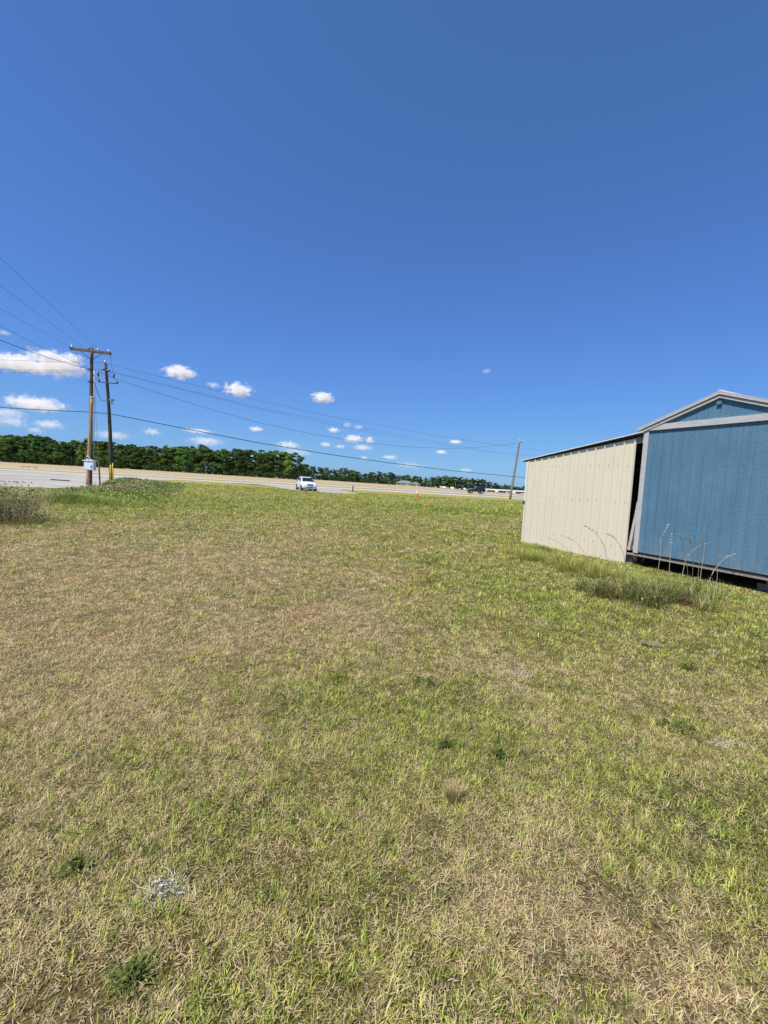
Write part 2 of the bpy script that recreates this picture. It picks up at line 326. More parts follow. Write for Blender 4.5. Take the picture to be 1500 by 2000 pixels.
# backing behind grooves and the other three walls
mb.poly([W(p) for p in ((S0, 0.0075, ZF), (S1, 0.0075, ZF), (S1, 0.0075, ZE - .02), (SM, 0.0075, ZR - .02), (S0, 0.0075, ZE - .02))], [(0, 1, 2, 3, 4)])
D = 5.5
mb.box(S0 - 0.0, S0 + 0.03, 0.013, D, ZF, ZE - 0.03, W); mb.box(S1 - 0.03, S1, 0.013, D, ZF, ZE - 0.03, W)
mb.poly([W(p) for p in ((S0, D, ZF), (S1, D, ZF), (S1, D, ZE - .02), (SM, D, ZR - .02), (S0, D, ZE - .02))], [(0, 1, 2, 3, 4)])
mb.box(S0, S1, 0.02, D, ZF - 0.005, ZF + 0.02, W)
wall = sb(mb, 'wall', BLUE)
mb = MB(); mb.box(S0 - 0.015, S0 + 0.10, -0.028, 0.0, ZF - 0.03, 3.085, W); sb(mb, 'corner_trim', TRIM, bevel=0.003)
mb = MB(); mb.box(S1 - 0.10, S1 + 0.015, -0.028, 0.0, ZF - 0.03, 3.085, W); sb(mb, 'corner_trim', TRIM, bevel=0.003)
mb = MB(); mb.box(S0 - 0.03, S1 + 0.03, -0.045, -0.001, 3.087, 3.215, W); sb(mb, 'gable_band', TRIM, bevel=0.003)
# rake boards (two layers) and roof
def slope_board(mb, n0, n1, dz0, dz1, ext=0.13):
    for sg in (-1, 1):
        e = SM + sg * (SM - S0 + ext)
        zr, ze = ZR, ZE - ext * (ZR - ZE) / (SM - S0)
        ss = [(SM, zr), (e, ze)]
        vs = [W((a_, n_, z_ + d_)) for n_ in (n0, n1) for (a_, z_) in ss for d_ in (dz0, dz1)]
        mb.poly(vs, [(0, 1, 3, 2), (4, 6, 7, 5), (0, 2, 6, 4), (1, 5, 7, 3), (0, 4, 5, 1), (2, 3, 7, 6)])
mb = MB(); slope_board(mb, -0.060, 0.0, -0.055, 0.005); sb(mb, 'rake_board', TRIM, bevel=0.002)
mb = MB(); slope_board(mb, -0.085, -0.02, 0.013, 0.062); sb(mb, 'rake_trim', TRIM, bevel=0.002)
mb = MB(); slope_board(mb, -0.088, D + 0.08, 0.064, 0.078, 0.15); mb.tube([W((SM, -0.09, ZR + 0.078)), W((SM, D + 0.08, ZR + 0.078))], 0.025, 8)
sb(mb, 'roof', mat('pale_roof_metal', (0.56, 0.56, 0.56), 0.5, scale=8))
mb = MB(); slope_board(mb, -0.01, D, -0.015, 0.012, 0.10); sb(mb, 'roof_deck', DARKWOOD)
# small round vent / lamp box under the ridge
mb = MB(); mb.box(SM - 0.055, SM + 0.035, -0.05, -0.002, 3.475, 3.55, W); sb(mb, 'gable_fixture', BLUE, bevel=0.008)
# floor frame
mb = MB(); mb.box(S0 - 0.01, S1, 0.02, 0.10, ZF - 0.06, ZF - 0.006, W); sb(mb, 'rim_shadow_strip', DARKWOOD)  # shadow in the recess below the wall, built as a dark strip
mb = MB(); mb.box(S0 - 0.2, S1, -0.012, 0.10, ZF - 0.095, ZF - 0.062, W); sb(mb, 'floor_edge', GREYWOOD)
mb = MB(); mb.box(S0, S1, 1.2, 1.23, -0.1, ZF - 0.1, W); sb(mb, 'light_block_board', DARKWOOD)  # added boards that block light and keep the space underneath dark
mb = MB(); mb.box(S0 + .005, S0 + .03, 0.35, 1.19, -0.1, ZF - 0.1, W); sb(mb, 'light_block_board', DARKWOOD)
mb = MB(); mb.box(-.02, S0, 0.33, 0.349, -0.1, ZF - 0.1, W); sb(mb, 'light_block_board', DARKWOOD)
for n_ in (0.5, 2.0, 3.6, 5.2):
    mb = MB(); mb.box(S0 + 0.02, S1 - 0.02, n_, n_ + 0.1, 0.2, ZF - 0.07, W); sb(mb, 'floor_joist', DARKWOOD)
for s_, n_ in ((0.0, 0.10), (2.72, 0.22), (2.95, 0.5), (0.35, 3.0), (2.9, 3.0), (0.35, 5.0), (2.9, 5.0)):
    st = thing('block_support', {0.0: 'small wood and block prop under the shed corner beside the cream wall', 2.72: 'concrete block and shims propping the shed at the right edge'}.get(s_, ''), 'block', W((s_, n_, 0)), math.atan2(DS.y, DS.x), 'blocks under the shed')
    if s_ not in (0.0, 2.72): st['label'] = 'concrete block propping the shed floor deep in the dark underneath'
    w_ = 0.2 if s_ == 0.0 else 0.4
    mb = MB(); zt_ = ZF - 0.10
    mb.box(-w_ / 2, w_ / 2, 0, 0.2, 0.0, 0.13); mb.build('concrete_block', BLOCK if s_ else GREYWOOD, st, 0.006)
    mb = MB(); mb.box(-0.07, 0.07, 0.01, 0.19, 0.132, zt_ - 0.034); mb.box(-0.05, 0.06, -0.02, 0.15, zt_ - 0.032, zt_); mb.build('wood_shim', GREYWOOD, st, 0.003)

# lean-to
CREAM = mat('cream_sheet_metal', (0.665, 0.62, 0.475), 0.5, c2=(0.65, 0.58, 0.455), scale=4.0, stretch=(3, 3, 0.12), spec=0.4, c3=(0.60, 0.54, 0.42), s3=2.2, t3=(0.6, 0.9), bump=0.08, bscale=3)
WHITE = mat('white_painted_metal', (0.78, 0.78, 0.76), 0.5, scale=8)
lean = thing('lean_to', 'lean-to with cream ribbed sheet metal wall and thin sloping roof left of the blue shed', 'lean-to', W((-1.7, 1.5, 0)))
def lb(mb, name, m, bevel=0.0, parent=None):
    o = mb.build(name, m, parent or lean, bevel); o.data.transform(Matrix.Translation(-Vector(lean.location))); return o
LS0, LS1 = -3.46, 0.0
def ltop(s): return 2.50 + (s - LS0) * (2.935 - 2.50) / (LS1 - LS0)
prof = []; rib = 0.2545; s = LS0; first = True
nrib = 14
for i in range(nrib):
    c_ = LS0 + 0.02 + i * (LS1 - LS0 - 0.045) / (nrib - 1)
    prof += [(c_ - 0.028, 0.0), (c_ - 0.012, -0.03), (c_ + 0.012, -0.03), (c_ + 0.028, 0.0)]
    if i < nrib - 1:
        for f_ in (0.36, 0.64):
            m_ = c_ + f_ * (LS1 - LS0 - 0.045) / (nrib - 1); prof += [(m_ - 0.014, 0.0), (m_ - 0.006, -0.005), (m_ + 0.006, -0.005), (m_ + 0.014, 0.0)]
prof = prof[:-1] + [(LS1 - 0.004, -0.012)] if False else prof
vs = []; zs = [-0.06, 0.9, 1.7]; NRW = 4
for (s_, n_) in prof:
    wob = 0.004 * math.sin(s_ * 3.1)
    for j in range(NRW + 1):
        z_ = -0.06 + (ltop(s_) + 0.06) * j / NRW
        vs.append(W((s_, n_ + wob * math.sin(j * 1.9 + s_), z_)))
fs = [(i * (NRW + 1) + j, (i + 1) * (NRW + 1) + j, (i + 1) * (NRW + 1) + j + 1, i * (NRW + 1) + j + 1) for i in range(len(prof) - 1) for j in range(NRW)]
mb = MB(); mb.poly(vs, fs); panel = lb(mb, 'front_panel', CREAM)
md = panel.modifiers.new('thickness', 'SOLIDIFY'); md.thickness = 0.003; md.offset = 0
# fixing screws: each its own part, sharing one mesh
SCR = mat('rusty_screw', (0.40, 0.30, 0.20), 0.6, scale=10); first_s = None
for i in range(0, nrib - 1):
    for z_ in (0.40, 1.45, 2.32):
        c_ = LS0 + 0.02 + (i + 0.5) * (LS1 - LS0 - 0.045) / (nrib - 1)
        if first_s is None:
            mb = MB(); mb.tube([DN * 0.0, DN * -0.010], 0.010, 6); first_s = o_ = mb.build('screw', SCR, lean)
        else: o_ = first_s.copy(); COL.objects.link(o_)
        o_.location = W((c_, -0.002, z_ + 0.01 * math.sin(i * 5.1))) - Vector(lean.location)
# side, back walls and frame, dark inside
LD = 5.6
mb = MB(); mb.box(LS0 - 0.01, LS0 + 0.01, 0.02, LD, -0.05, ltop(LS0) + 0.032, W); mb.box(LS0 + 0.011, LS1 + 0.17, LD, LD + 0.02, -0.05, 2.53, W); lb(mb, 'side_wall', CREAM)
vs = [W((s_, n_, z_)) for n_ in (LD - 0.03, LD - 0.005) for (s_, z_) in ((LS0 + 0.02, 2.3), (LS1 + 0.16, 2.3), (LS1 + 0.16, 3.03), (LS0 + 0.02, 2.53))]
mb = MB(); mb.poly(vs, [(0, 1, 2, 3), (7, 6, 5, 4), (0, 4, 5, 1), (1, 5, 6, 2), (2, 6, 7, 3), (3, 7, 4, 0)]); lb(mb, 'back_header', DARKWOOD)
mb = MB()
for s_ in (LS0 + 0.07, -1.7, -0.12):
    mb.box(s_ - 0.04, s_ + 0.04, 0.045, 0.13, 0, ltop(s_) - 0.1, W)
for z_ in (0.6, 1.5): mb.box(LS0 + 0.03, -0.08, 0.008, 0.044, z_, z_ + 0.09, W)
vs = [W((s_, n_, ltop(s_) + d_)) for n_ in (0.008, 0.044) for s_ in (LS0, 0.165) for d_ in (-0.115, 0.02)]
mb.poly(vs, [(0, 1, 3, 2), (4, 6, 7, 5), (0, 2, 6, 4), (1, 5, 7, 3), (0, 4, 5, 1), (2, 3, 7, 6)])
lb(mb, 'frame', GREYWOOD)
# roof sheet, overhanging a little more at the uphill end
rl = 0.013
def rz_(s): return 2.50 + (s + 3.80) * (3.06 - 2.50) / 3.96 
def roofslab(mb, z0, z1, nL, nR, nb, sL=-3.80, sR=0.182):
    vs = [W((s_, n_, rz_(s_) + d_)) for (s_, n_) in ((sL, nL), (sR, nR), (sR, nb), (sL, nb)) for d_ in (z0, z1)]
    mb.poly(vs, [(0, 6, 4, 2), (1, 3, 5, 7), (0, 2, 3, 1), (2, 4, 5, 3), (4, 6, 7, 5), (6, 0, 1, 7)])
mb = MB(); roofslab(mb, -0.012, 0.006, -0.055, -0.115, LD + 0.1); lb(mb, 'roof', WHITE)
mb = MB(); roofslab(mb, -0.045, -0.014, -0.03, -0.06, 0.0, -3.70, 0.16); lb(mb, 'rafter', DARKWOOD)
# white corner strip with a little latch, on the far-left corner
mb = MB(); mb.box(LS0 - 0.075, LS0 - 0.012, -0.03, 0.0, 1.28, 2.46, W); mb.box(LS0 - 0.055, LS0 - 0.012, -0.03, 0.0, -0.02, 1.279, W); lb(mb, 'corner_strip', WHITE)
mb = MB(); mb.box(LS0 - 0.10, LS0 - 0.02, -0.05, -0.031, 1.18, 1.27, W); lb(mb, 'latch', DARKWOOD)
# what stands inside the gap: a pallet on end, a tarp over a rail
pal = thing('wooden_pallet', 'weathered grey pallet on end in the dark gap between cream and blue walls', 'pallet', W((0.1, 0.4, 0.30)))
def pb(mb, name, m, T):
    mb2 = MB(); mb2.v = [tuple(T @ Vector(p)) for p in mb.v]; mb2.f = mb.f; mb2.sm = mb.sm
    o = mb2.build(name, m, pal, 0.003); o.data.transform(Matrix.Translation(-Vector(pal.location))); return o
Bs = Matrix((DS, DN, Vector((0, 0, 1)))).transposed().to_4x4(); Bs.translation = W((0.055, 0.085, 0.33))
TP = Bs @ Matrix.Rotation(math.radians(7), 4, 'Y')
for z_ in (0.02, 0.25, 0.45, 0.66, 0.88):
    mb = MB(); mb.box(-0.05, 0.6, 0.03 , 0.05, z_, z_ + 0.10); pb(mb, 'slat', PALW, TP)
mb = MB(); mb.box(-0.06, 0.01, -0.06, 0.028, 0, 1.0); pb(mb, 'stringer', PALW, TP)
mb = MB(); mb.box(-0.06, 0.5, -0.065, 0.0, 1.002, 1.16); pb(mb, 'top_board', PALW, TP)
trp = thing('tarp', 'pale tarp hanging from a dark rail inside the gap beside the shed', 'tarp', W((0.1, 0.9, 1.6)))
mb = MB(); vs = []
for i in range(13):
    for j in range(6): vs.append(W((-0.5 + i * 0.06, 0.9 + 0.03 * math.sin(i * 1.5) + 0.01 * j, 1.42 + j * 0.09 - 0.05 * math.sin(i))) - Vector(trp.location))
mb.poly(vs, [(i * 6 + j, i * 6 + 6 + j, i * 6 + 7 + j, i * 6 + j + 1) for i in range(12) for j in range(5)], True); mb.build('sheet', mat('tarp_cloth', (0.5, 0.5, 0.5), 0.8), trp)
mb = MB(); mb.tube([W((-1.5, 0.88, 1.9)) - Vector(trp.location), W((0.17, 0.88, 1.95)) - Vector(trp.location)], 0.02, 8); mb.build('rail', DARKWOOD, trp)

# ------------------------------------------------------------------ poles and wires
POLE = mat('creosote_pole', (0.17, 0.125, 0.09), 0.9, c2=(0.07, 0.052, 0.04), scale=3, stretch=(4, 4, 0.35), bump=0.6, bscale=8)
POLED = mat('dark_creosote_pole', (0.085, 0.068, 0.055), 0.9, c2=(0.035, 0.03, 0.026), scale=3, stretch=(4, 4, 0.35), bump=0.6, bscale=8)
POLEL = mat('fresh_pole_wood', (0.56, 0.35, 0.19), 0.85, c2=(0.27, 0.165, 0.095), scale=3, stretch=(4, 4, 0.3), bump=0.5, bscale=8)
POLEG = mat('grey_pole_wood', (0.27, 0.25, 0.22), 0.9, c2=(0.16, 0.145, 0.13), scale=3, stretch=(4, 4, 0.35), bump=0.5)
ARMW = mat('crossarm_wood', (0.36, 0.30, 0.24), 0.9, c2=(0.17, 0.14, 0.11), scale=4, stretch=(2, 2, 2), bump=0.5)
IRON = mat('dark_iron', (0.05, 0.05, 0.052), 0.5, metal=0.6, scale=8)
PORC = mat('porcelain', (0.55, 0.55, 0.56), 0.25, scale=9, spec=0.6)
DPORC = mat('brown_porcelain', (0.10, 0.075, 0.07), 0.3, scale=9, spec=0.6)
WIRE = mat('wire', (0.09, 0.09, 0.10), 0.7, scale=3); CABLE = mat('black_cable', (0.012, 0.012, 0.014), 0.6, scale=3)
GALV = mat('galvanised_box', (0.62, 0.66, 0.74), 0.45, c2=(0.54, 0.58, 0.66), scale=3, metal=0.1)
YEL = mat('yellow_plastic', (0.62, 0.46, 0.06), 0.5, c2=(0.5, 0.36, 0.05), scale=3)
def pole(name, label, base, top, r0_, r1_, m, bend=0.0):
    base = Vector(base); top = Vector(top); root = thing(name, label, 'utility pole', base)
    n = 12; pts = []; rr = []
    for i in range(n + 1):
        t = i / n; p = (top - base) * t; p.x += bend * math.sin(math.pi * t); pts.append(p if i else p - Vector((0, 0, 0.3))); rr.append(r0_ + (r1_ - r0_) * t)
    mb = MB(); mb.tube(pts, rr, 14); mb.build('pole_shaft', m, root); return root
def local(root, p): return Vector(p) - Vector(root.location)
def insul(root, p, m, s=1.0, up=Vector((0, 0, 1))):
    p = local(root, p); mb = MB()
    mb.lathe([(0.02 * s, -0.06 * s), (0.035 * s, 0.0), (0.10 * s, 0.02 * s), (0.11 * s, 0.05 * s), (0.05 * s, 0.09 * s), (0.085 * s, 0.11 * s), (0.08 * s, 0.14 * s), (0.045 * s, 0.17 * s), (0.05 * s, 0.21 * s), (0.0, 0.23 * s)], p, 12)
    return mb.build('insulator', m, root)
P1Y = 36.0; p1b = at(175.5, 948.5, P1Y); p1t = at(179.5, 678, P1Y)
P1 = pole('utility_pole', 'tall brown utility pole with wooden crossarm, carrying a pale blue-grey metal box', (p1b.x, P1Y, 0), p1t, 0.165, 0.115, POLE)
cL = at(136.5, 680.5, 35.3); cR = at(217.5, 690.5, 36.6); cc = (cL + cR) / 2
ad = (cR - cL).normalized(); an = ad.cross(Vector((0, 0, 1))).normalized()
def AT(p): return local(P1, cc + ad * p.x + an * p.y + Vector((0, 0, p.z)) + Vector((0, 0, 0)))
hl = (cR - cL).length / 2
for y0 in (-0.26, 0.16):
    mb = MB(); mb.box(-hl, hl, y0, y0 + 0.10, -0.07, 0.06, AT); mb.build('crossarm', ARMW, P1, 0.008)
for sx in (-1, 1):
    mb = MB(); mb.tube([local(P1, cc + ad * (0.75 * sx) + an * -0.3 + Vector((0, 0, -0.05))), local(P1, cc + ad * (0.06 * sx) + an * -0.16 + Vector((0, 0, -0.62)))], 0.022, 6); mb.build('brace', IRON, P1)
for t_ in (-hl + 0.10, -0.17, 0.45, hl - 0.2):
    insul(P1, cc + ad * t_ + an * -0.2 + Vector((0, 0, 0.10)), PORC if abs(t_) > 0.3 else DPORC, 1.05)
for t_ in (-hl + 0.05, hl - 0.05):
    mb = MB(); mb.tube([AT(Vector((t_, -0.34, -0.03))), AT(Vector((t_, 0.34, -0.03)))], 0.045, 8); mb.build('end_bolt', IRON, P1)
# hardware on the shaft
for py in (722, 746):
    q_ = at(179, py, P1Y); mb = MB(); mb.box(-0.17, 0.17, -0.17, 0.17, -0.04, 0.04, Matrix.Translation(local(P1, q_))); mb.build('bracket', IRON, P1, 0.01)
mb = MB(); mb.tube([local(P1, at(183.5, 722, P1Y - .1)), local(P1, at(184.5, 760, P1Y - .1)), local(P1, at(184, 800, P1Y - .1)), local(P1, at(183.2, 895, P1Y - .1))], 0.025, 6); mb.build('conduit', GALV, P1)
# shorter pale service pole strapped in front
P1S = pole('service_pole', 'shorter orange-brown pole strapped against the tall crossarm pole', (p1b.x + 0.10, P1Y - 0.42, 0), at(179.5, 777, P1Y - 0.32), 0.135, 0.115, POLEL)
mb = MB(); mb.box(-0.14, 0.14, -0.14, 0.14, 0, 0.10, Matrix.Translation(local(P1S, at(179.5, 777, P1Y - .32)))); mb.build('pole_cap', GALV, P1S, 0.02)
# meter cabinet
bx = at(175.8, 908, P1Y - 0.75); BXL = Matrix.Translation(Vector((0, 0, 0))) 
box = thing('meter_cabinet', 'pale blue-grey metal electrical cabinet with overhanging lid mounted on the poles', 'electrical box', (bx.x, bx.y, 0))
z0_, z1_ = at(175, 918.2, bx.y).z, at(175, 900.5, bx.y).z
mb = MB(); mb.box(-0.40, 0.40, -0.16, 0.16, z0_, z1_); mb.build('cabinet', GALV, box, 0.012)
mb = MB(); mb.box(-0.50, 0.50, -0.22, 0.2, z1_ + 0.001, z1_ + 0.07); mb.build('lid', WHITE, box, 0.01)
mb = MB(); mb.box(-0.34, 0.34, -0.18, -0.161, z0_ + 0.05, z1_ - 0.17); mb.build('door', mat('cabinet_door', (0.68, 0.73, 0.84), 0.45, scale=3), box, 0.006)
mb = MB(); mb.box(0.19, 0.27, -0.21, -0.181, z0_ + 0.20, z0_ + 0.38); mb.build('handle', IRON, box, 0.01)
mb = MB(); mb.box(-0.26, -0.05, -0.10, 0.05, z1_ + 0.075, z1_ + 0.42); mb.build('meter_housing', WHITE, box, 0.01)
mb = MB(); mb.tube([(-0.155, -0.10, z1_ + 0.27), (-0.155, -0.16, z1_ + 0.27)], 0.075, 12); mb.build('meter_dial', IRON, box)
mb = MB(); mb.box(0.05, 0.2, -0.14, -0.02, z1_ + 0.075, z1_ + 0.17); mb.build('junction_box', WHITE, box, 0.01)
# second pole
P2Y = 45.0; p2b = at(217.5, 944, P2Y); p2t = at(206.3, 710, P2Y)
P2 = pole('utility_pole', 'dark leaning utility pole with iron bracket and yellow guards at its foot', (p2b.x, P2Y, 0), p2t, 0.20, 0.125, POLED, bend=0.12)
insul(P2, at(205, 710, P2Y), PORC, 1.3)
for (x_, y_) in ((203.5, 722), (212.5, 725)):
    mb = MB(); q_ = local(P2, at(x_, y_, P2Y)); mb.tube([q_ - Vector((0.14, 0.2, 0)), q_ + Vector((0.14, 0.0, 0))], 0.10, 10); mb.build('insulator', DPORC, P2)
mb = MB(); mb.tube([local(P2, at(192, 745.5, P2Y - .3)), local(P2, at(208, 747.5, P2Y - .25)), local(P2, at(229, 749, P2Y - .3))], 0.05, 6); mb.build('cutout_arm', IRON, P2)
for (x_, y0, y1) in ((193, 739, 746), (229, 743, 750), (222.5, 728.5, 737), (191.5, 725, 735)):
    mb = MB(); mb.tube([local(P2, at(x_ - .5, y0, P2Y - .3)), local(P2, at(x_ + .3, (y0 + y1) / 2, P2Y - .3)), local(P2, at(x_, y1, P2Y - .3))], [0.07, 0.09, 0.075], 8); mb.build('fuse_cutout', DPORC, P2)
for pts in (((222.5, 737), (224, 742), (229, 743)), ((191.5, 735), (192, 738), (193, 739)), ((222.5, 728.5), (216, 729), (212, 734)), ((191.5, 725), (196, 727), (206, 733)), ((222, 737), (216, 736), (209, 734))):
    mb = MB(); mb.tube([local(P2, at(a_, b__, P2Y - .3)) for a_, b__ in pts], 0.02, 5); mb.build('jumper', WIRE, P2)
mb = MB(); q_ = local(P2, at(217.5, 781, P2Y - .25)); mb.box(-0.24, 0.24, -0.1, 0.1, -0.10, 0.08, Matrix.Translation(q_)); mb.build('street_light_bracket', POLEG, P2, 0.02)
mb = MB(); q_ = local(P2, at(218.5, 787, P2Y - .25)); mb.tube([q_ + Vector((0, 0, .15)), q_, q_ + Vector((0.05, 0, -.12))], 0.05, 6); mb.build('hook', IRON, P2)
for (x_, dy, hgt) in ((215.8, 0.35, 908.0), (220.0, 0.38, 904.5)):
    mb = MB(); t_ = local(P2, at(x_, hgt, P2Y - dy)); mb.tube([Vector((t_.x, -dy, -0.1)), t_], 0.055, 10); mb.build('yellow_guard', YEL, P2)
# third pole at the right
P3Y = 70.0; p3b = at(996, 975.3, P3Y); p3t = at(1015, 861, P3Y)
P3 = pole('utility_pole', 'slim grey utility pole leaning right at the roadside beside the cream lean-to', (p3b.x, P3Y, 0), p3t, 0.19, 0.13, POLEG)
mb = MB(); q_ = local(P3, p3t); mb.box(0.0, 0.55, -0.07, 0.07, -0.24, -0.12, Matrix.Translation(q_)); mb.build('top_arm', POLEG, P3, 0.02)
for dx in (-0.05, 0.5): insul(P3, p3t + Vector((dx, 0, 0.02 if dx < 0 else -0.08)), PORC, 1.0)

def cat_(a, b, sag, n=24):
    a = Vector(a); b = Vector(b); return [a.lerp(b, i / n) - Vector((0, 0, sag * 4 * (i / n) * (1 - i / n))) for i in range(n + 1)]
def wire(label, pts, r, m=None, group='overhead wires', name='overhead_wire'):
    base = Vector(pts[0]); mb = MB(); mb.tube([Vector(p) - base for p in pts], r, 5)
    o = mb.build(name, m or WIRE); o.location = base; tag(o, label, 'wire', group); return o
def through(px0, py0, Y0, px1, py1, Y1, ext, sag=0.0):
    a_ = at(px0, py0, Y0); b_ = at(px1, py1, Y1); return cat_(a_, a_ + (b_ - a_) * ext, sag)
# from the crossarm up and out over the left edge
wire('topmost thin wire rising out of the left edge from the inner right crossarm insulator', through(190, 680, 36.2, 0, 503, 21.5, 2.0), 0.008)
wire('second wire from the top rising out of the left edge of the sky', through(166, 680, 35.7, 0, 558, 24.5, 2.0), 0.008)
wire('third wire from the top, from the left crossarm end out of frame', through(139, 679, 35.2, 0, 603, 27.5, 2.0), 0.008)
wire('faint fourth wire from the top at the left edge, ending midway down the crossarm pole', through(178, 722, 35.8, 0, 630, 27, 2.0, 0.2), 0.009)
wire('darker fifth wire from the top at the left edge, crossing the big white cloud', cat_(at(178, 722, 35.8), at(178, 722, 35.8) + (at(0, 650, 28.5) - at(178, 722, 35.8)) * 1.9, 0.45), 0.019, CABLE)
# along the road to the left
wire('thin level wire crossing the big cloud at left, upper of three', cat_(at(206, 708, 44.8), at(-260, 683, 50), 0.3), 0.015)
wire('thin level wire crossing the big cloud at left, middle of three', cat_(at(206, 720.5, 44.8), at(-260, 703, 50), 0.5), 0.015)
wire('thin level wire crossing the big cloud at left, lowest of three', cat_(at(206, 722.5, 44.8), at(-260, 708, 50), 0.6), 0.015)
# to the right
b1 = at(1500, 930, 150)
wire('thin highest wire sweeping right across the sky past the grey pole', [at(x_, y_, Y_) for x_, y_, Y_ in ((207, 710, 45), (350, 745, 50), (500, 781, 57), (640, 812, 66), (760, 834, 76), (880, 855, 88), (1000, 873, 102), (1100, 884, 118), (1250, 893, 150))], 0.015)
wire('upper of the doubled wires sweeping right across the sky', [at(x_, y_, Y_) for x_, y_, Y_ in ((212, 724, 45), (350, 758, 50), (500, 795, 57), (640, 823, 66), (760, 846, 76), (880, 868, 88), (960, 882, 98), (1060, 891, 110), (1250, 903, 150))], 0.014)
wire('lower of the doubled wires sweeping right across the sky', [at(x_, y_, Y_) for x_, y_, Y_ in ((212, 726, 45), (350, 760, 50.5), (500, 798, 57.5), (640, 828, 66.5), (760, 851, 76.5), (880, 872, 88.5), (960, 884, 98), (1060, 893, 111), (1250, 905, 151))], 0.013)
wire('sagging wire from the dark leaning pole to the top of the grey pole', [at(x_, y_, Y_) for x_, y_, Y_ in ((212, 735, 45), (300, 765, 46.5), (400, 796, 48.5), (500, 824, 51), (600, 846, 54), (700, 863, 57), (800, 873, 60), (870, 876, 62.5), (930, 874.5, 65.5), (1014, 865, 69.8))], 0.018)
wire('thick black cable hanging lowest, crossing the whole view left to right', [at(x_, y_, Y_) for x_, y_, Y_ in ((-260, 782, 46), (0, 796, 45), (100, 801.5, 44.6), (176, 805, 44.4), (217, 808.5, 44.6), (350, 835, 46), (500, 864, 48.5), (640, 887, 52), (760, 904, 56), (880, 919, 61), (1003, 931, 68), (1120, 940, 78), (1300, 951, 95))], 0.036, CABLE, name='overhead_cable')
wire('slack drop wire from the left crossarm end down to the pole', [at(x_, y_, 35.6) for x_, y_ in ((148, 685), (153, 705), (161, 728), (168, 742), (174, 748))], 0.013)
wire('slack drop wire from the right crossarm end to the dark pole', [at(x_, y_, Y_) for x_, y_, Y_ in ((216, 692, 36.6), (216.5, 706, 38), (219, 720, 41), (222, 729, 44.6))], 0.014)
wire('looping dark service wire sagging between the two poles', [at(x_, y_, Y_) for x_, y_, Y_ in ((183, 722, 36), (184.5, 745, 37), (189, 762, 38.5), (195, 776, 40.5), (199.5, 783, 42), (204, 783, 43.5), (210, 780, 44.8))], 0.022, CABLE)
wire('short thin jumper wires hanging beside the crossarm pole', [at(x_, y_, Y_) for x_, y_, Y_ in ((183, 730, 36), (187, 742, 36.5), (192, 738, 40), (196, 727, 44))], 0.016)
gy_ = thing('guy_wire', 'guy wire running down from the crossarm pole to a dark slanting anchor guard', 'guy wire', at(196, 934, 34.5))
gy_.location.z = 0
mb = MB(); mb.tube([local(gy_, at(184, 745, 35.9)), local(gy_, at(192.5, 905, 35)), local(gy_, (gy_.location.x, gy_.location.y, 0))], 0.011, 5); mb.build('strand', WIRE, gy_)
mb = MB(); mb.tube([local(gy_, at(192.8, 903, 34.85)), Vector((0, 0, -0.1))], 0.055, 8); mb.build('anchor_guard', POLED, gy_)

# ------------------------------------------------------------------ vehicles
WPAINT = mat('white_car_paint', (0.80, 0.81, 0.80), 0.25, c2=(0.78, 0.79, 0.78), scale=2, coat=0.6)
BPAINT = mat('black_car_paint', (0.022, 0.026, 0.03), 0.25, scale=2, coat=0.6)
GLASS = mat('car_glass', (0.015, 0.02, 0.03), 0.08, scale=2, spec=0.6)
TYRE = mat('tyre_rubber', (0.018, 0.018, 0.019), 0.85, scale=9); RIM = mat('alloy_rim', (0.45, 0.46, 0.47), 0.35, metal=0.5, scale=9)
BLKP = mat('black_trim', (0.02, 0.02, 0.022), 0.55, scale=8); LAMP = mat('headlamp_lens', (0.42, 0.45, 0.45), 0.1, scale=20, spec=0.8)
PLATE = mat('licence_plate', (0.7, 0.72, 0.75), 0.5, scale=9); REDL = mat('tail_lamp', (0.35, 0.02, 0.02), 0.2, scale=9)
def loft(stations):
    """stations: (x, [(y,z)...]) half-sections from bottom to roof centre; mirrored"""
    mb = MB(); n = len(stations[0][1]); rows = []
    for x, sec in stations: rows.append([(x, y, z) for y, z in sec] + [(x, -y, z) for y, z in reversed(sec[:-1] if abs(sec[-1][0]) < 1e-6 else sec)])
    k = len(rows[0]); vs = [p for r in rows for p in r]
    fs = [(i * k + j, i * k + (j + 1) % k, (i + 1) * k + (j + 1) % k, (i + 1) * k + j) for i in range(len(rows) - 1) for j in range(k)]
    fs += [tuple(range(k - 1, -1, -1)), tuple(range((len(rows) - 1) * k, len(rows) * k))]
    return mb.poly(vs, fs, True)
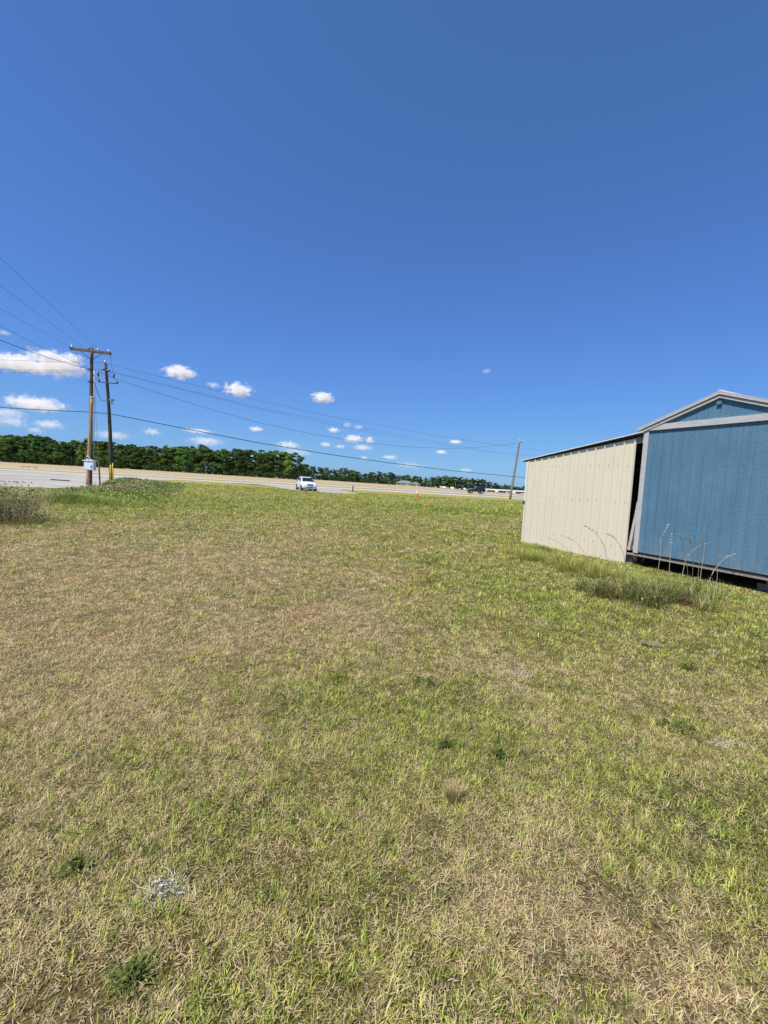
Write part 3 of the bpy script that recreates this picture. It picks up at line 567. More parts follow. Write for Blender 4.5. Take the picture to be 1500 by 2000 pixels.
def wheel(root, x, y, r, w, sgn):
    wb = MB(); w0, w1 = y - w / 2, y + w / 2
    prof = [(r * .62, w0), (r * .92, w0), (r, w0 + .04), (r, w1 - .04), (r * .92, w1), (r * .62, w1)]
    n = 20; vs = [(x + a * math.cos(2 * math.pi * j / n), yy, r + a * math.sin(2 * math.pi * j / n)) for a, yy in prof for j in range(n)]
    fs = [(i * n + j, i * n + (j + 1) % n, (i + 1) * n + (j + 1) % n, (i + 1) * n + j) for i in range(len(prof) - 1) for j in range(n)]
    wb.poly(vs, fs, True); tyre = wb.build('wheel', TYRE, root)
    rb = MB(); yy = y + sgn * (w / 2 - 0.02)
    rb.tube([(x, yy - sgn * .05, r), (x, yy, r)], r * 0.20, 10)
    for k in range(6):
        t = k * math.pi / 3; rb.tube([(x, yy - sgn * .01, r), (x + math.cos(t) * r * .6, yy - sgn * .015, r + math.sin(t) * r * .6)], 0.035, 5)
    vs = [(x + a * math.cos(2 * math.pi * j / n), yy - d * sgn, r + a * math.sin(2 * math.pi * j / n)) for a, d in ((r * .56, .05), (r * .64, 0.0)) for j in range(n)]
    rb.poly(vs, [(j, (j + 1) % n, n + (j + 1) % n, n + j) for j in range(n)])
    rb.build('rim', RIM, tyre)
def sec(w, zb, zm, zbelt, wb, wt, zt):
    return [(w * .80, zb), (w * .97, zb + .10), (w, zm), (wb, zbelt), (wt + .03, zt - .07), (wt - .10, zt), (0, zt + .02)]
suvloc = at(597.5, 959.6, 55.4)
suv = thing('suv', 'white SUV with dark windscreen facing the camera on the pale driveway', 'car', (suvloc.x, 55.4, 0.03), math.atan2(-0.925, 0.38))
# local +X = forward
st = [(2.36, sec(.70, .38, .60, .78, .62, .55, .82)), (2.30, sec(.82, .30, .60, .86, .74, .66, .92)), (2.05, sec(.91, .26, .62, .94, .84, .76, 1.00)), (1.5, sec(.945, .24, .66, 1.0, .88, .80, 1.06)),
      (1.02, sec(.955, .24, .68, 1.05, .90, .80, 1.13)), (0.25, sec(.96, .24, .70, 1.08, .92, .66, 1.62)), (-0.3, sec(.96, .24, .70, 1.09, .92, .67, 1.70)), (-1.4, sec(.96, .24, .70, 1.11, .91, .65, 1.69)),
      (-1.95, sec(.95, .26, .70, 1.13, .89, .60, 1.60)), (-2.25, sec(.92, .30, .70, 1.10, .84, .62, 1.20)), (-2.38, sec(.84, .42, .70, .95, .74, .60, 1.0))]
loft(st).build('body', WPAINT, suv)
def quad(root, name, m, pts, th=0.012):
    pts = [Vector(p) for p in pts]; n_ = (pts[1] - pts[0]).cross(pts[2] - pts[0]).normalized() * th
    k = len(pts); mb = MB(); mb.poly([p + n_ for p in pts] + [p - n_ for p in pts], [tuple(range(k)), tuple(range(2 * k - 1, k - 1, -1))] + [(i, (i + 1) % k, k + (i + 1) % k, k + i) for i in range(k)]); return mb.build(name, m, root)
quad(suv, 'windscreen', GLASS, [(1.03, -.74, 1.13), (1.03, .74, 1.13), (0.30, .60, 1.60), (0.30, -.60, 1.60)], 0.02)
for sg in (-1, 1):
    quad(suv, 'front_window', GLASS, [(.80, sg * .925, 1.10), (-.28, sg * .925, 1.12), (-.28, sg * .72, 1.60), (.22, sg * .72, 1.56)], 0.012)
    quad(suv, 'rear_window', GLASS, [(-.36, sg * .925, 1.12), (-1.75, sg * .91, 1.16), (-1.55, sg * .70, 1.58), (-.36, sg * .72, 1.60)], 0.012)
    mb = MB(); mb.box(.55, .78, sg * .95 if sg > 0 else -1.20, 1.20 if sg > 0 else -.95, 1.08, 1.26); mb.build('wing_mirror', WPAINT, suv, 0.04)
    mb = MB(); mb.tube([(.0, sg * .62, 1.76), (-1.5, sg * .60, 1.76)], 0.025, 6); mb.build('roof_rail', RIM, suv)
    quad(suv, 'headlight', LAMP, [(2.345, sg * .44, .72), (2.345, sg * .44, .85), (2.13, sg * .86, .92), (2.16, sg * .885, .78)], 0.03)
    mb = MB(); mb.tube([(2.30, sg * .66, .50), (2.36, sg * .66, .50)], 0.07, 10); mb.build('fog_light', LAMP, suv)
    quad(suv, 'tail_light', REDL, [(-2.32, sg * .6, .9), (-2.32, sg * .6, 1.1), (-2.12, sg * .9, 1.12), (-2.15, sg * .9, .9)], 0.02)
    for x in (1.45, -1.42):
        mb = MB(); n = 18; vs = [(x + r_ * math.cos(math.pi * j / n), yy, .35 + r_ * math.sin(math.pi * j / n)) for r_ in (.36, .42) for yy in (sg * .90, sg * .972) for j in range(n + 1)]
        k = n + 1; fs = [(j, j + 1, k + j + 1, k + j) for j in range(n)] + [(k + j, k + j + 1, 3 * k + j + 1, 3 * k + j) for j in range(n)]
        mb.poly(vs, fs); mb.build('wheel_arch', BLKP, suv); wheel(suv, x, sg * .85, .35, .24, sg)
mb = MB(); mb.box(2.28, 2.385, -.34, .34, .66, .84); mb.build('grille', BLKP, suv, 0.02)
mb = MB(); mb.tube([(2.385, 0, .75), (2.40, 0, .75)], 0.075, 12); mb.build('badge', RIM, suv)
mb = MB(); mb.box(2.22, 2.385, -.50, .50, .38, .48); mb.build('lower_grille', BLKP, suv, 0.02)
mb = MB(); mb.box(2.385, 2.40, -.16, .16, .54, .62); mb.build('licence_plate', PLATE, suv)
mb = MB(); mb.box(-2.2, 2.2, -.80, .80, .18, .27); mb.build('underbody', BLKP, suv)

jl = gp(927, 964); JY = 105
jeep = thing('jeep', 'black boxy off-road vehicle driving left along the far road', 'car', (JY * (927 - 750) / 850 * 1.002, JY, 0.106), math.radians(186))
def bsec(w, zb, zbelt, wt, zt): return [(w * .9, zb), (w, zb + .06), (w, zbelt - .02), (w - .03, zbelt), (wt, zt - .05), (wt - .07, zt), (0, zt + .01)]
JK = 0.86
js = [(2.05, bsec(.72, .50, .98, .66, 1.05)), (2.0, bsec(.74, .48, 1.0, .68, 1.10)), (.85, bsec(.80, .46, 1.06, .72, 1.14)), (.62, bsec(.80, .46, 1.10, .70, 1.30)), (.40, bsec(.80, .46, 1.12, .66, 1.78)), (-1.75, bsec(.80, .46, 1.12, .66, 1.80)), (-1.86, bsec(.80, .50, 1.10, .68, 1.74))]
loft(js).build('body', BPAINT, jeep)
quad(jeep, 'windscreen', GLASS, [(.66, -.62, 1.18), (.66, .62, 1.18), (.42, .60, 1.72), (.42, -.60, 1.72)], 0.02)
for sg in (-1, 1):
    for (xa, xb) in ((.30, -.42), (-.52, -1.12), (-1.2, -1.72)):
        quad(jeep, 'side_window', GLASS, [(xa, sg * .78, 1.18), (xb, sg * .78, 1.18), (xb, sg * .70, 1.66), (xa, sg * .70, 1.66)], 0.012)
    mb = MB(); mb.tube([(2.06, sg * .45, .88), (2.11, sg * .45, .88)], 0.10, 12); mb.build('headlight', WHITE, jeep)
    mb = MB(); mb.box(.35, .5, sg * .83 if sg > 0 else -1.02, 1.02 if sg > 0 else -.83, 1.10, 1.30); mb.build('wing_mirror', BLKP, jeep, 0.02)
    for x in (1.45, -1.12):
        mb = MB(); mb.box(x - .5, x + .5, sg * .78 if sg > 0 else -.98, .98 if sg > 0 else -.78, .84, .93); mb.build('fender', BLKP, jeep, 0.04); wheel(jeep, x, sg * .82, .40, .28, sg)
quad(jeep, 'bonnet_reflection', WHITE, [(1.9, .35, 1.125), (1.2, .42, 1.15), (1.2, .70, 1.12), (1.9, .65, 1.09)], 0.012)['label'] = 'pale reflection panel on the front of the bonnet'  # reflection on the bonnet, put in as a thin white panel
mb = MB(); mb.box(2.06, 2.22, -.78, .78, .52, .70); mb.build('bumper', BLKP, jeep, 0.03)
mb = MB(); mb.tube([(-1.88, 0, 1.0), (-2.1, 0, 1.0)], .38, 16); mb.build('spare_wheel', TYRE, jeep)

# ------------------------------------------------------------------ small things by the road
ORG = mat('orange_plastic', (0.80, 0.17, 0.035), 0.55, scale=5)
cp = gp(814, 972.5)
cone = thing('traffic_cone', 'orange traffic cone with white top standing in the grass', 'traffic cone', (cp.x, cp.y, 0))
mb = MB(); mb.box(-.21, .21, -.21, .21, 0.0, 0.04); mb.build('base', ORG, cone, 0.01)
mb = MB(); mb.lathe([(.17, .04), (.125, .33), (.10, .50)], n=16); mb.build('cone_body', ORG, cone)
mb = MB(); mb.lathe([(.101, .50), (.06, .80), (.045, .84), (0, .85)], n=16); mb.build('reflective_top', WHITE, cone)
mp_ = gp(689, 961)
post = thing('marker_post', 'short black post with white rounded head in the grass beside the driveway', 'post', (mp_.x, mp_.y, 0))
mb = MB(); mb.box(-.07, .07, -.07, .07, -.1, .88); mb.build('post', BLKP, post, 0.01)
mb = MB(); mb.box(-.11, .11, -.16, .16, .88, 1.16); mb.build('head', WHITE, post, 0.06)
mb = MB(); mb.box(-.10, .10, -.18, -.161, .92, 1.08); mb.build('door', mat('pale_door', (0.66, 0.66, 0.66), 0.5), post, 0.02)
ws = gp(117, 939.5)
stop = thing('wheel_stop', 'long dark wheel stop lying on the pale apron near the poles', 'wheel stop', (ws.x, ws.y, 0.03), math.radians(-16))
mb = MB(); L_ = 1.15; mb.poly([(sx * L_, sy * w_, z_) for sx in (-1, 1) for (sy, w_, z_) in ((-1, .09, 0), (1, .09, 0), (1, .05, .11), (-1, .05, .11))], [(0, 1, 2, 3), (7, 6, 5, 4), (0, 4, 5, 1), (1, 5, 6, 2), (2, 6, 7, 3), (3, 7, 4, 0)]); mb.build('bar', mat('dark_rubber', (0.07, 0.065, 0.06), 0.8), stop, 0.01)
yb = at(55, 908.5, 113); bar = thing('barrier_rail', 'low yellow rail with an end post beyond the far road', 'barrier', (yb.x, 113, 0))
mb = MB(); mb.box(-1.9, 1.9, -.07, .07, .42, .62); mb.build('rail', YEL, bar, 0.01)
for x in (-1.6, 0, 1.6):
    mb = MB(); mb.box(x - .06, x + .06, .071, .19, -.1, .5); mb.build('leg', YEL, bar)
yo = at(72, 908, 112); op = thing('orange_marker', 'thin orange marker post at the right end of the yellow rail', 'marker post', (yo.x, 112, 0))
mb = MB(); mb.tube([(0, 0, -.1), (0, 0, 1.0)], .07, 8); mb.build('stake', mat('orange_brown', (0.42, 0.22, 0.07), 0.7), op)
mb = MB(); mb.tube([(0, 0, 1.0), (0, 0, 1.08)], [.08, .04], 8); mb.build('cap', ORG, op)

# ------------------------------------------------------------------ foliage builders
LEAF = leafmat('leaves', 0.7, 0.35, 0.08); CROWN = leafmat('crown_leaves', 0.7, 0.35, 0.08, 1.0); NEEDLE = leafmat('needles', 0.6, 0.12, 0.2, 0.5); BLADE = leafmat('grass_blades', 0.62, 0.30, 0.15); DRYL = leafmat('dry_stems', 0.8, 0.15, 0.1)
BARK = mat('bark', (0.12, 0.095, 0.07), 0.95, c2=(0.06, 0.048, 0.036), scale=4, stretch=(3, 3, .6), bump=0.5)
def leaf_arr(P, N, size, col, rng):
    """P centres, N normals -> quads"""
    n = len(P); up = rng.normal(size=(n, 3)); a = np.cross(N, up); a /= np.linalg.norm(a, axis=1, keepdims=True) + 1e-9; b_ = np.cross(N, a)
    s = size[:, None]; k = rng.uniform(.55, 1.0, (n, 1))
    V = np.stack([P - a * s, P - b_ * s * k * .7, P + a * s, P + b_ * s * k * .7], 1).reshape(-1, 3)
    q = np.arange(4 * n).reshape(n, 4); c_ = np.repeat(col, 4, 0); return V, q, c_
def tree_mesh(kind, seed):
    rng = np.random.default_rng(seed); Hh = 16.0; P = []; Nn = []; S = []; C = []
    if kind == 'pine': ncl, lo, rad, leafn, lsz = 34, 0.42, 2.9, 95, 0.30
    elif kind == 'tall': ncl, lo, rad, leafn, lsz = 40, 0.12, 2.6, 85, 0.32
    elif kind == 'shrub': ncl, lo, rad, leafn, lsz = 26, 0.05, 6.0, 85, 0.55
    else: ncl, lo, rad, leafn, lsz = 62, 0.06, 4.9, 90, 0.38
    base = {'pine': (.050, .088, .038), 'tall': (.135, .215, .050), 'shrub': (.06, .095, .03)}.get(kind, (.098, .172, .044))
    limbs = []
    for i in range(ncl):
        t = rng.uniform(0, 1) ** 0.85; z = Hh * (lo + (0.95 - lo) * t)
        if kind == 'pine': env = rad * (0.35 + 0.9 * math.sin(math.pi * min(1, .25 + .7 * t)))
        elif kind == 'tall': env = rad * (1 - .55 * t) 
        elif kind == 'shrub': env = rad * (1 - .4 * t)
        else: env = rad * math.sqrt(max(.05, 1 - ((t - .42) / .64) ** 2))
        th = rng.uniform(0, 2 * math.pi); r = env * math.sqrt(rng.uniform(0.05, 1))
        c0 = np.array([r * math.cos(th), r * math.sin(th), z]); cr = rng.uniform(.9, 1.8) * (1 - .35 * t) * (1.6 if kind == 'shrub' else 1.0)
        limbs.append((c0, cr))
        n = leafn; d = rng.normal(size=(n, 3)); d /= np.linalg.norm(d, axis=1, keepdims=True)
        rr = cr * rng.uniform(.45, 1.08, (n, 1)) ** .6; p = c0 + d * rr * np.array([1, 1, .62 if kind != 'tall' else 1.0])
        P.append(p); nn = d + rng.normal(size=(n, 3)) * .7; Nn.append(nn / np.linalg.norm(nn, axis=1, keepdims=True))
        S.append(rng.uniform(.6, 1.25, n) * lsz); br = rng.uniform(.72, 1.35); warm = rng.uniform(-.12, .22)
        cc_ = np.array(base) * br * np.array([1 + warm, 1, 1 - warm * .6]); C.append(np.clip(cc_ * rng.uniform(.75, 1.3, (n, 1)), 0, 1))
    return np.concatenate(P), np.concatenate(Nn), np.concatenate(S), np.concatenate(C), limbs, Hh
def make_tree(name, label, kind, seed, group):
    root = thing(name, label, 'tree', (0, 0, 0), 0, group)
    P, N_, S, C, limbs, Hh = tree_mesh(kind, seed); V, q, c_ = leaf_arr(P, N_, S, C, np.random.default_rng(seed + 1))
    mesh_np('crown', V, faces4=q, col=c_, m=NEEDLE if kind == 'pine' else CROWN, parent=root)
    mb = MB(); mb.tube([(0, 0, -.5), (.1, 0, Hh * .3), (-.1, .1, Hh * .6), (0, 0, Hh * .88)], [.32, .24, .15, .05], 8)
    for c0, cr in limbs[:10]:
        c0 = Vector(c0); b0 = Vector((0, 0, max(1.5, c0.z - 2.2))); mb.tube([b0, b0.lerp(c0, .5) + Vector((0, 0, .3)), c0], [.12, .08, .04], 5)
    mb.build('trunk', BARK, root); return root
def copy_tree(root):
    r = root.copy(); COL.objects.link(r)
    for ch in root.children:
        c_ = ch.copy(); COL.objects.link(c_); c_.parent = r
    return r
kinds = [('broadleaf_tree', 'broad', 101), ('broadleaf_tree', 'broad', 102), ('broadleaf_tree', 'broad', 103), ('broadleaf_tree', 'tall', 104), ('pine_tree', 'pine', 105), ('pine_tree', 'pine', 106), ('broadleaf_tree', 'broad', 107), ('broadleaf_tree', 'tall', 108)]
protos = [make_tree(n_, '', k_, s_, None) for n_, k_, s_ in kinds]; used = [False] * len(protos)
LBL = {'broad': 'rounded leafy green tree', 'tall': 'narrow light green tree', 'pine': 'dark pine tree with a bushy top'}
def place(i, x, y, z, h, w, label, group):
    o = protos[i] if not used[i] else copy_tree(protos[i]); used[i] = True
    o.location = (x, y, z); s = h / 15.6; o.scale = (s * w, s * w, s); o.rotation_euler = (0, 0, RN.uniform(0, 6.28)); o['label'] = label; o['category'] = 'tree'; o['group'] = group
def hof(px, tab): return float(np.interp(px, [t[0] for t in tab], [t[1] for t in tab]))
topN = [(-150, 850), (0, 855), (55, 850), (110, 861), (150, 861), (190, 861), (215, 866), (245, 866), (290, 874), (320, 872), (345, 876), (400, 872), (430, 880), (500, 880), (550, 882), (578, 889), (590, 893)]
def px_of(x, y): return 750 + 850 * x / y * 1.0
def hor(px): return 900.1 + (px - 0) * 0.0559
for row, (off, step) in enumerate(((0, 6.8), (6, 7.0), (13, 7.5))):
    px = -160 + row * 9
    while px < 583 - row * 8:
        Yd = np.interp(px, [0, 580], [292, 258]) + off + RN.uniform(-2, 2); x = (px - 750) / 850 * Yd
        top = hof(px, topN) + RN.uniform(-5.0, 6.0) * (1 if row else .8) + (3 if row == 0 else 0); zg = float(terrain(x, Yd))
        h = max(7, (hor(px) - top) / 850 * Yd + H - zg)
        k = RN.choices(range(8), [5, 5, 5, 3, 2.2, 1.6, 5, 3])[0]
        if 380 < px < 425 and row: k = 4
        kd = kinds[k][1]; lab = LBL[kd] + (' in the front row of the near wood' if row == 0 else ' standing behind the front row of the near wood')
        place(k, x, Yd, zg - .1, h, RN.uniform(1.0, 1.45), lab, 'trees of the near wood'); px += step * 850 / Yd * RN.uniform(.75, 1.2)
topF = [(560, 903), (590, 907), (612, 913), (640, 916), (675, 914), (690, 922), (700, 921), (745, 923), (758, 924), (775, 930), (790, 929), (820, 933), (850, 932), (868, 929), (880, 931), (905, 935), (925, 933), (945, 939), (960, 943), (975, 946), (990, 947), (1010, 950), (1030, 949), (1100, 953), (1300, 962)]
for row, (off, step) in enumerate(((0, 8.0), (10, 8.5))):
    px = 560 + row * 6
    while px < 1180:
        Yd = np.interp(px, [580, 700, 900], [430, 520, 590]) + off + RN.uniform(-4, 4); x = (px - 750) / 850 * Yd
        top = hof(px, topF) + RN.uniform(-2.2, 3.0); zg = float(terrain(x, Yd)); h = max(6, (hor(px) - top) / 850 * Yd + H - zg)
        k = RN.choices(range(8), [4, 4, 4, 2, 4, 3, 4, 2])[0]
        lab = LBL[kinds[k][1]] + (' in the distant wood, front row' if row == 0 else ' in the distant wood, behind its front row')
        place(k, x, Yd, zg - .1, h, RN.uniform(1.1, 1.5) * (1.0 if h > 11 else 1.35), lab, 'trees of the distant wood'); px += step * 850 / Yd * RN.uniform(.7, 1.15)
# undergrowth along the foot of the woods: one mass
def scrub(name, pts, hgt, seed, leaf=.45, per=60):
    rng = np.random.default_rng(seed); P = []; C = []
    for (x, y) in pts:
        z = float(terrain(x, y)); h = rng.uniform(.6, 1.1) * hgt; w = h * .9; n = per; d = rng.normal(size=(n, 3)); d /= np.linalg.norm(d, axis=1, keepdims=True)
        P.append(np.array([x, y, z + h * .45]) + d * np.array([w, w, h * .55]) * rng.uniform(.6, 1, (n, 1)))
        C.append(np.array([.060, .100, .030]) * rng.uniform(.6, 1.5) * rng.uniform(.7, 1.3, (n, 1)))
    P = np.concatenate(P); C = np.concatenate(C); N_ = rng.normal(size=P.shape); N_ /= np.linalg.norm(N_, axis=1, keepdims=True)
    V, q, c_ = leaf_arr(P, N_, rng.uniform(.6, 1.2, len(P)) * leaf, C, rng); o = mesh_np(name, V, faces4=q, col=c_, m=LEAF); return tag(o, kind='stuff')
u1 = []; 
for i in range(520):
    px = RN.uniform(-170, 586); Yd = np.interp(px, [0, 580], [290, 256]) + RN.uniform(-3, 10); u1.append(((px - 750) / 850 * Yd, Yd))
tag(scrub('undergrowth', u1, 6.5, 5), 'dense dark undergrowth at the foot of the near wood', 'undergrowth')
u2 = []
for i in range(520):
    px = RN.uniform(560, 1190); Yd = np.interp(px, [580, 700, 900], [425, 514, 584]) + RN.uniform(-2, 12); u2.append(((px - 750) / 850 * Yd, Yd))
tag(scrub('undergrowth', u2, 6.0, 6, .6), 'dark scrub at the foot of the distant wood', 'undergrowth')

# ------------------------------------------------------------------ far buildings and parked vehicles
BRK = mat('pale_brick', (0.42, 0.35, 0.30), 0.9, scale=2); RGRN = mat('grey_green_roof', (0.20, 0.24, 0.21), 0.8, scale=2)
WMET = mat('white_metal_roof', (0.62, 0.62, 0.62), 0.5, scale=1); REDW = mat('red_brown_boards', (0.30, 0.11, 0.08), 0.85, scale=2); DK = mat('dark_opening', (0.03, 0.03, 0.035), 0.5)
def house(label, px, Yd, L_, Wd, hw, hr, rz):
    x = (px - 750) / 850 * Yd; z = float(terrain(x, Yd)); root = thing('house', label, 'house', (x, Yd, z), rz, 'houses before the distant wood')
    mb = MB(); mb.box(-L_ / 2, L_ / 2, -Wd / 2, Wd / 2, -.5, hw); mb.build('wall', BRK, root)
    mb = MB(); a, b_ = L_ / 2 + .5, Wd / 2 + .5; k = L_ / 2 - Wd / 2
    mb.poly([(-a, -b_, hw), (a, -b_, hw), (a, b_, hw), (-a, b_, hw), (-k, 0, hw + hr), (k, 0, hw + hr)], [(0, 1, 5, 4), (1, 2, 5), (2, 3, 4, 5), (3, 0, 4), (3, 2, 1, 0)]); mb.build('roof', RGRN, root)
    for i in range(4):
        xx = -L_ / 2 + L_ * (i + .5) / 4; mb = MB(); mb.box(xx - .6, xx + .6, -Wd / 2 - .04, -Wd / 2 + .02, .9, 2.2); mb.build('window' if i != 2 else 'door', DK if i != 2 else WHITE, root)
house('low house with grey-green hip roof before the far trees, the larger left one', 787, 500, 19, 11, 2.8, 3.0, .05)
house('low house with grey-green hip roof before the far trees, the smaller right one', 808, 505, 11, 9, 2.4, 2.4, -.1)
# long market building
bxp = 550; xl = (938 - 750) / 850 * bxp; xr = (1032 - 750) / 850 * bxp; zl = float(terrain((xl + xr) / 2, bxp)) 
mk = thing('market_building', 'long low white-roofed open building with red-brown stalls behind the road at right', 'building', ((xl + xr) / 2, bxp, zl - .3), 0)
hl_ = (xr - xl) / 2
mb = MB(); mb.poly([(-hl_, -5, 3.0), (hl_, -5, 3.0), (hl_, 0, 4.4), (-hl_, 0, 4.4), (-hl_, 6, 3.2), (hl_, 6, 3.2), (-hl_, -5, 2.7), (hl_, -5, 2.7)], [(0, 1, 2, 3), (3, 2, 5, 4), (6, 7, 1, 0)]); mb.build('roof', WMET, mk)
mb = MB(); mb.box(-hl_ + .5, hl_ - .5, 1.0, 5.5, -.5, 2.9); mb.build('wall', REDW, mk)
for i in range(13):
    x = -hl_ + .8 + i * (2 * hl_ - 1.6) / 12; mb = MB(); mb.box(x - .12, x + .12, -4.8, -4.55, -.5, 2.8); mb.build('post', WHITE, mk)
for i in range(9):
    x = -hl_ + 4 + i * 6.2; mb = MB(); mb.box(x, x + RN.uniform(2, 4), -3.5, -1.5, -.2, RN.uniform(1, 1.9)); mb.build('stall_counter', RN.choice([WHITE, REDW, WMET, BRK]), mk)
PCS = [mat('parked_' + n_, c_, .35, scale=2, coat=.5) for n_, c_ in (('white', (.72, .72, .72)), ('silver', (.42, .43, .45)), ('dark', (.04, .045, .05)), ('red', (.35, .04, .03)), ('tan', (.45, .38, .28)))]
PCN = ['white', 'silver', 'dark', 'red', 'tan']
def parked(px, Yd, ci, van, k):
    x = (px - 750) / 850 * Yd; z = float(terrain(x, Yd)); root = thing('parked_car' if not van else 'parked_van', '', 'car' if not van else 'van', (x, Yd, z), RN.choice([0, math.pi, 1.3, -1.2]) + RN.uniform(-.2, .2), 'vehicles parked before the distant wood')
    if van: s_ = [(2.6, bsec(.8, .4, 1.0, .75, 1.15)), (2.0, bsec(.95, .35, 1.2, .85, 1.4)), (1.5, bsec(1, .35, 1.3, .9, 2.4)), (-2.6, bsec(1, .35, 1.3, .92, 2.5))]
    else: s_ = [(2.2, bsec(.75, .35, .75, .7, .85)), (1.1, bsec(.88, .28, .95, .75, 1.02)), (.4, bsec(.88, .28, .97, .62, 1.42)), (-1.2, bsec(.88, .28, .97, .62, 1.45)), (-1.8, bsec(.86, .28, .97, .7, 1.08)), (-2.2, bsec(.8, .35, .85, .7, .98))]
    loft(s_).build('body', PCS[ci], root)
    for sg in (-1, 1):
        if van: quad(root, 'window', GLASS, [(1.9, sg * .99, 1.35), (.9, sg * 1.0, 1.35), (.9, sg * .95, 1.95), (1.5, sg * .95, 1.95)], .02)
        else: quad(root, 'window', GLASS, [(.8, sg * .80, 1.0), (-1.5, sg * .80, 1.0), (-1.15, sg * .67, 1.36), (.4, sg * .67, 1.36)], .03)
        for xx in (1.4, -1.4):
            mb = MB(); mb.tube([(xx, sg * .68, .33), (xx, sg * .9, .33)], .33, 12); mb.build('wheel', TYRE, root)
    return root
row = [(848, 0), (853, 2), (859, 0, 1), (866, 0, 1), (872, 0), (877, 2), (881, 0, 1), (886, 1), (890, 3), (895, 0), (900, 2), (904, 0, 1), (908, 1), (915, 0), (921, 2), (927, 0), (933, 1), (947, 0), (956, 3), (967, 0, 1), (979, 2), (988, 0), (1001, 0, 1), (1009, 2), (1016, 1), (1022, 0)]
words = ['first', 'second', 'third', 'fourth', 'fifth', 'sixth', 'seventh', 'eighth', 'ninth', 'tenth', 'eleventh', 'twelfth', 'thirteenth', 'fourteenth', 'fifteenth', 'sixteenth', 'seventeenth', 'eighteenth', 'nineteenth', 'twentieth', 'twenty-first', 'twenty-second', 'twenty-third', 'twenty-fourth', 'twenty-fifth', 'twenty-sixth']
for k, e in enumerate(row):
    v_ = len(e) > 2; r_ = parked(e[0], 515 + (k % 3) * 4, e[1], v_, k); r_['label'] = 'tiny %s parked %s, %s from the left in the distant row' % (PCN[e[1]], 'van' if v_ else 'car', words[k])
for px, top in ((838, 938), (886, 940)):
    Yd = 470; x = (px - 750) / 850 * Yd; z = float(terrain(x, Yd)); r_ = thing('far_pole', 'thin distant pole ' + ('near the two far houses' if px < 850 else 'behind the row of parked vehicles'), 'utility pole', (x, Yd, z))
    mb = MB(); mb.tube([(0, 0, -.3), (0, 0, 7.5)], [.2, .14], 8); mb.build('shaft', POLEG, r_); mb = MB(); mb.box(-.9, .9, -.08, .08, 6.8, 7.0); mb.build('crossarm', POLEG, r_)
for k, px in enumerate((812, 818, 824, 830, 836, 843)):
    Yd = 300; x = (px - 750) / 850 * Yd; z = float(terrain(x, Yd)); r_ = thing('field_stake', 'small pale stake in the tan field beyond the road', 'stake', (x, Yd, z), 0, 'pale stakes in the field')
    mb = MB(); mb.tube([(0, 0, -.1), (0, 0, .9)], .07, 6); mb.build('stake', WHITE, r_)

# ------------------------------------------------------------------ clouds (volumes high above, far away)
def cloud_mat(name, dens, seed, sc):
    M = bpy.data.materials.new(name); M.use_nodes = True; nt_ = M.node_tree; nt_.nodes.remove(nt_.nodes['Principled BSDF']); out = nt_.nodes['Material Output']
    pv = nt_.nodes.new('ShaderNodeVolumePrincipled'); pv.inputs['Color'].default_value = (1, 1, 1, 1); pv.inputs['Anisotropy'].default_value = 0.0
    tc_ = nt_.nodes.new('ShaderNodeTexCoord'); ln = nt_.nodes.new('ShaderNodeVectorMath'); ln.operation = 'LENGTH'; nt_.links.new(tc_.outputs['Object'], ln.inputs[0])
    at_ = nt_.nodes.new('ShaderNodeTexNoise'); at_.inputs['Scale'].default_value = 2.6; at_.inputs['Detail'].default_value = 6; at_.inputs['Roughness'].default_value = .62
    mp_ = nt_.nodes.new('ShaderNodeMapping'); mp_.inputs['Location'].default_value = (seed * 3.7, seed * 1.3, seed * 2.1); mp_.inputs['Scale'].default_value = sc
    nt_.links.new(tc_.outputs['Object'], mp_.inputs[0]); nt_.links.new(mp_.outputs[0], at_.inputs['Vector'])
    # density = clamp((noise*1.5 + 0.35 - r) * k)
    m1 = nt_.nodes.new('ShaderNodeMath'); m1.operation = 'MULTIPLY_ADD'; m1.inputs[1].default_value = 2.9; m1.inputs[2].default_value = -0.80; nt_.links.new(at_.outputs['Fac'], m1.inputs[0])
    m2 = nt_.nodes.new('ShaderNodeMath'); m2.operation = 'SUBTRACT'; nt_.links.new(m1.outputs[0], m2.inputs[0]); nt_.links.new(ln.outputs['Value'], m2.inputs[1])
    m3 = nt_.nodes.new('ShaderNodeMath'); m3.operation = 'MULTIPLY'; m3.use_clamp = True; m3.inputs[1].default_value = 2.6; nt_.links.new(m2.outputs[0], m3.inputs[0])
    m4 = nt_.nodes.new('ShaderNodeMath'); m4.operation = 'MULTIPLY'; m4.inputs[1].default_value = dens; nt_.links.new(m3.outputs[0], m4.inputs[0])
    nt_.links.new(m4.outputs[0], pv.inputs['Density']); nt_.links.new(pv.outputs[0], out.inputs['Volume']); return M
def ico_mesh(name):
    bm = bmesh.new(); bmesh.ops.create_icosphere(bm, subdivisions=3, radius=1.12); me = bpy.data.meshes.new(name); bm.to_mesh(me); bm.free(); return me
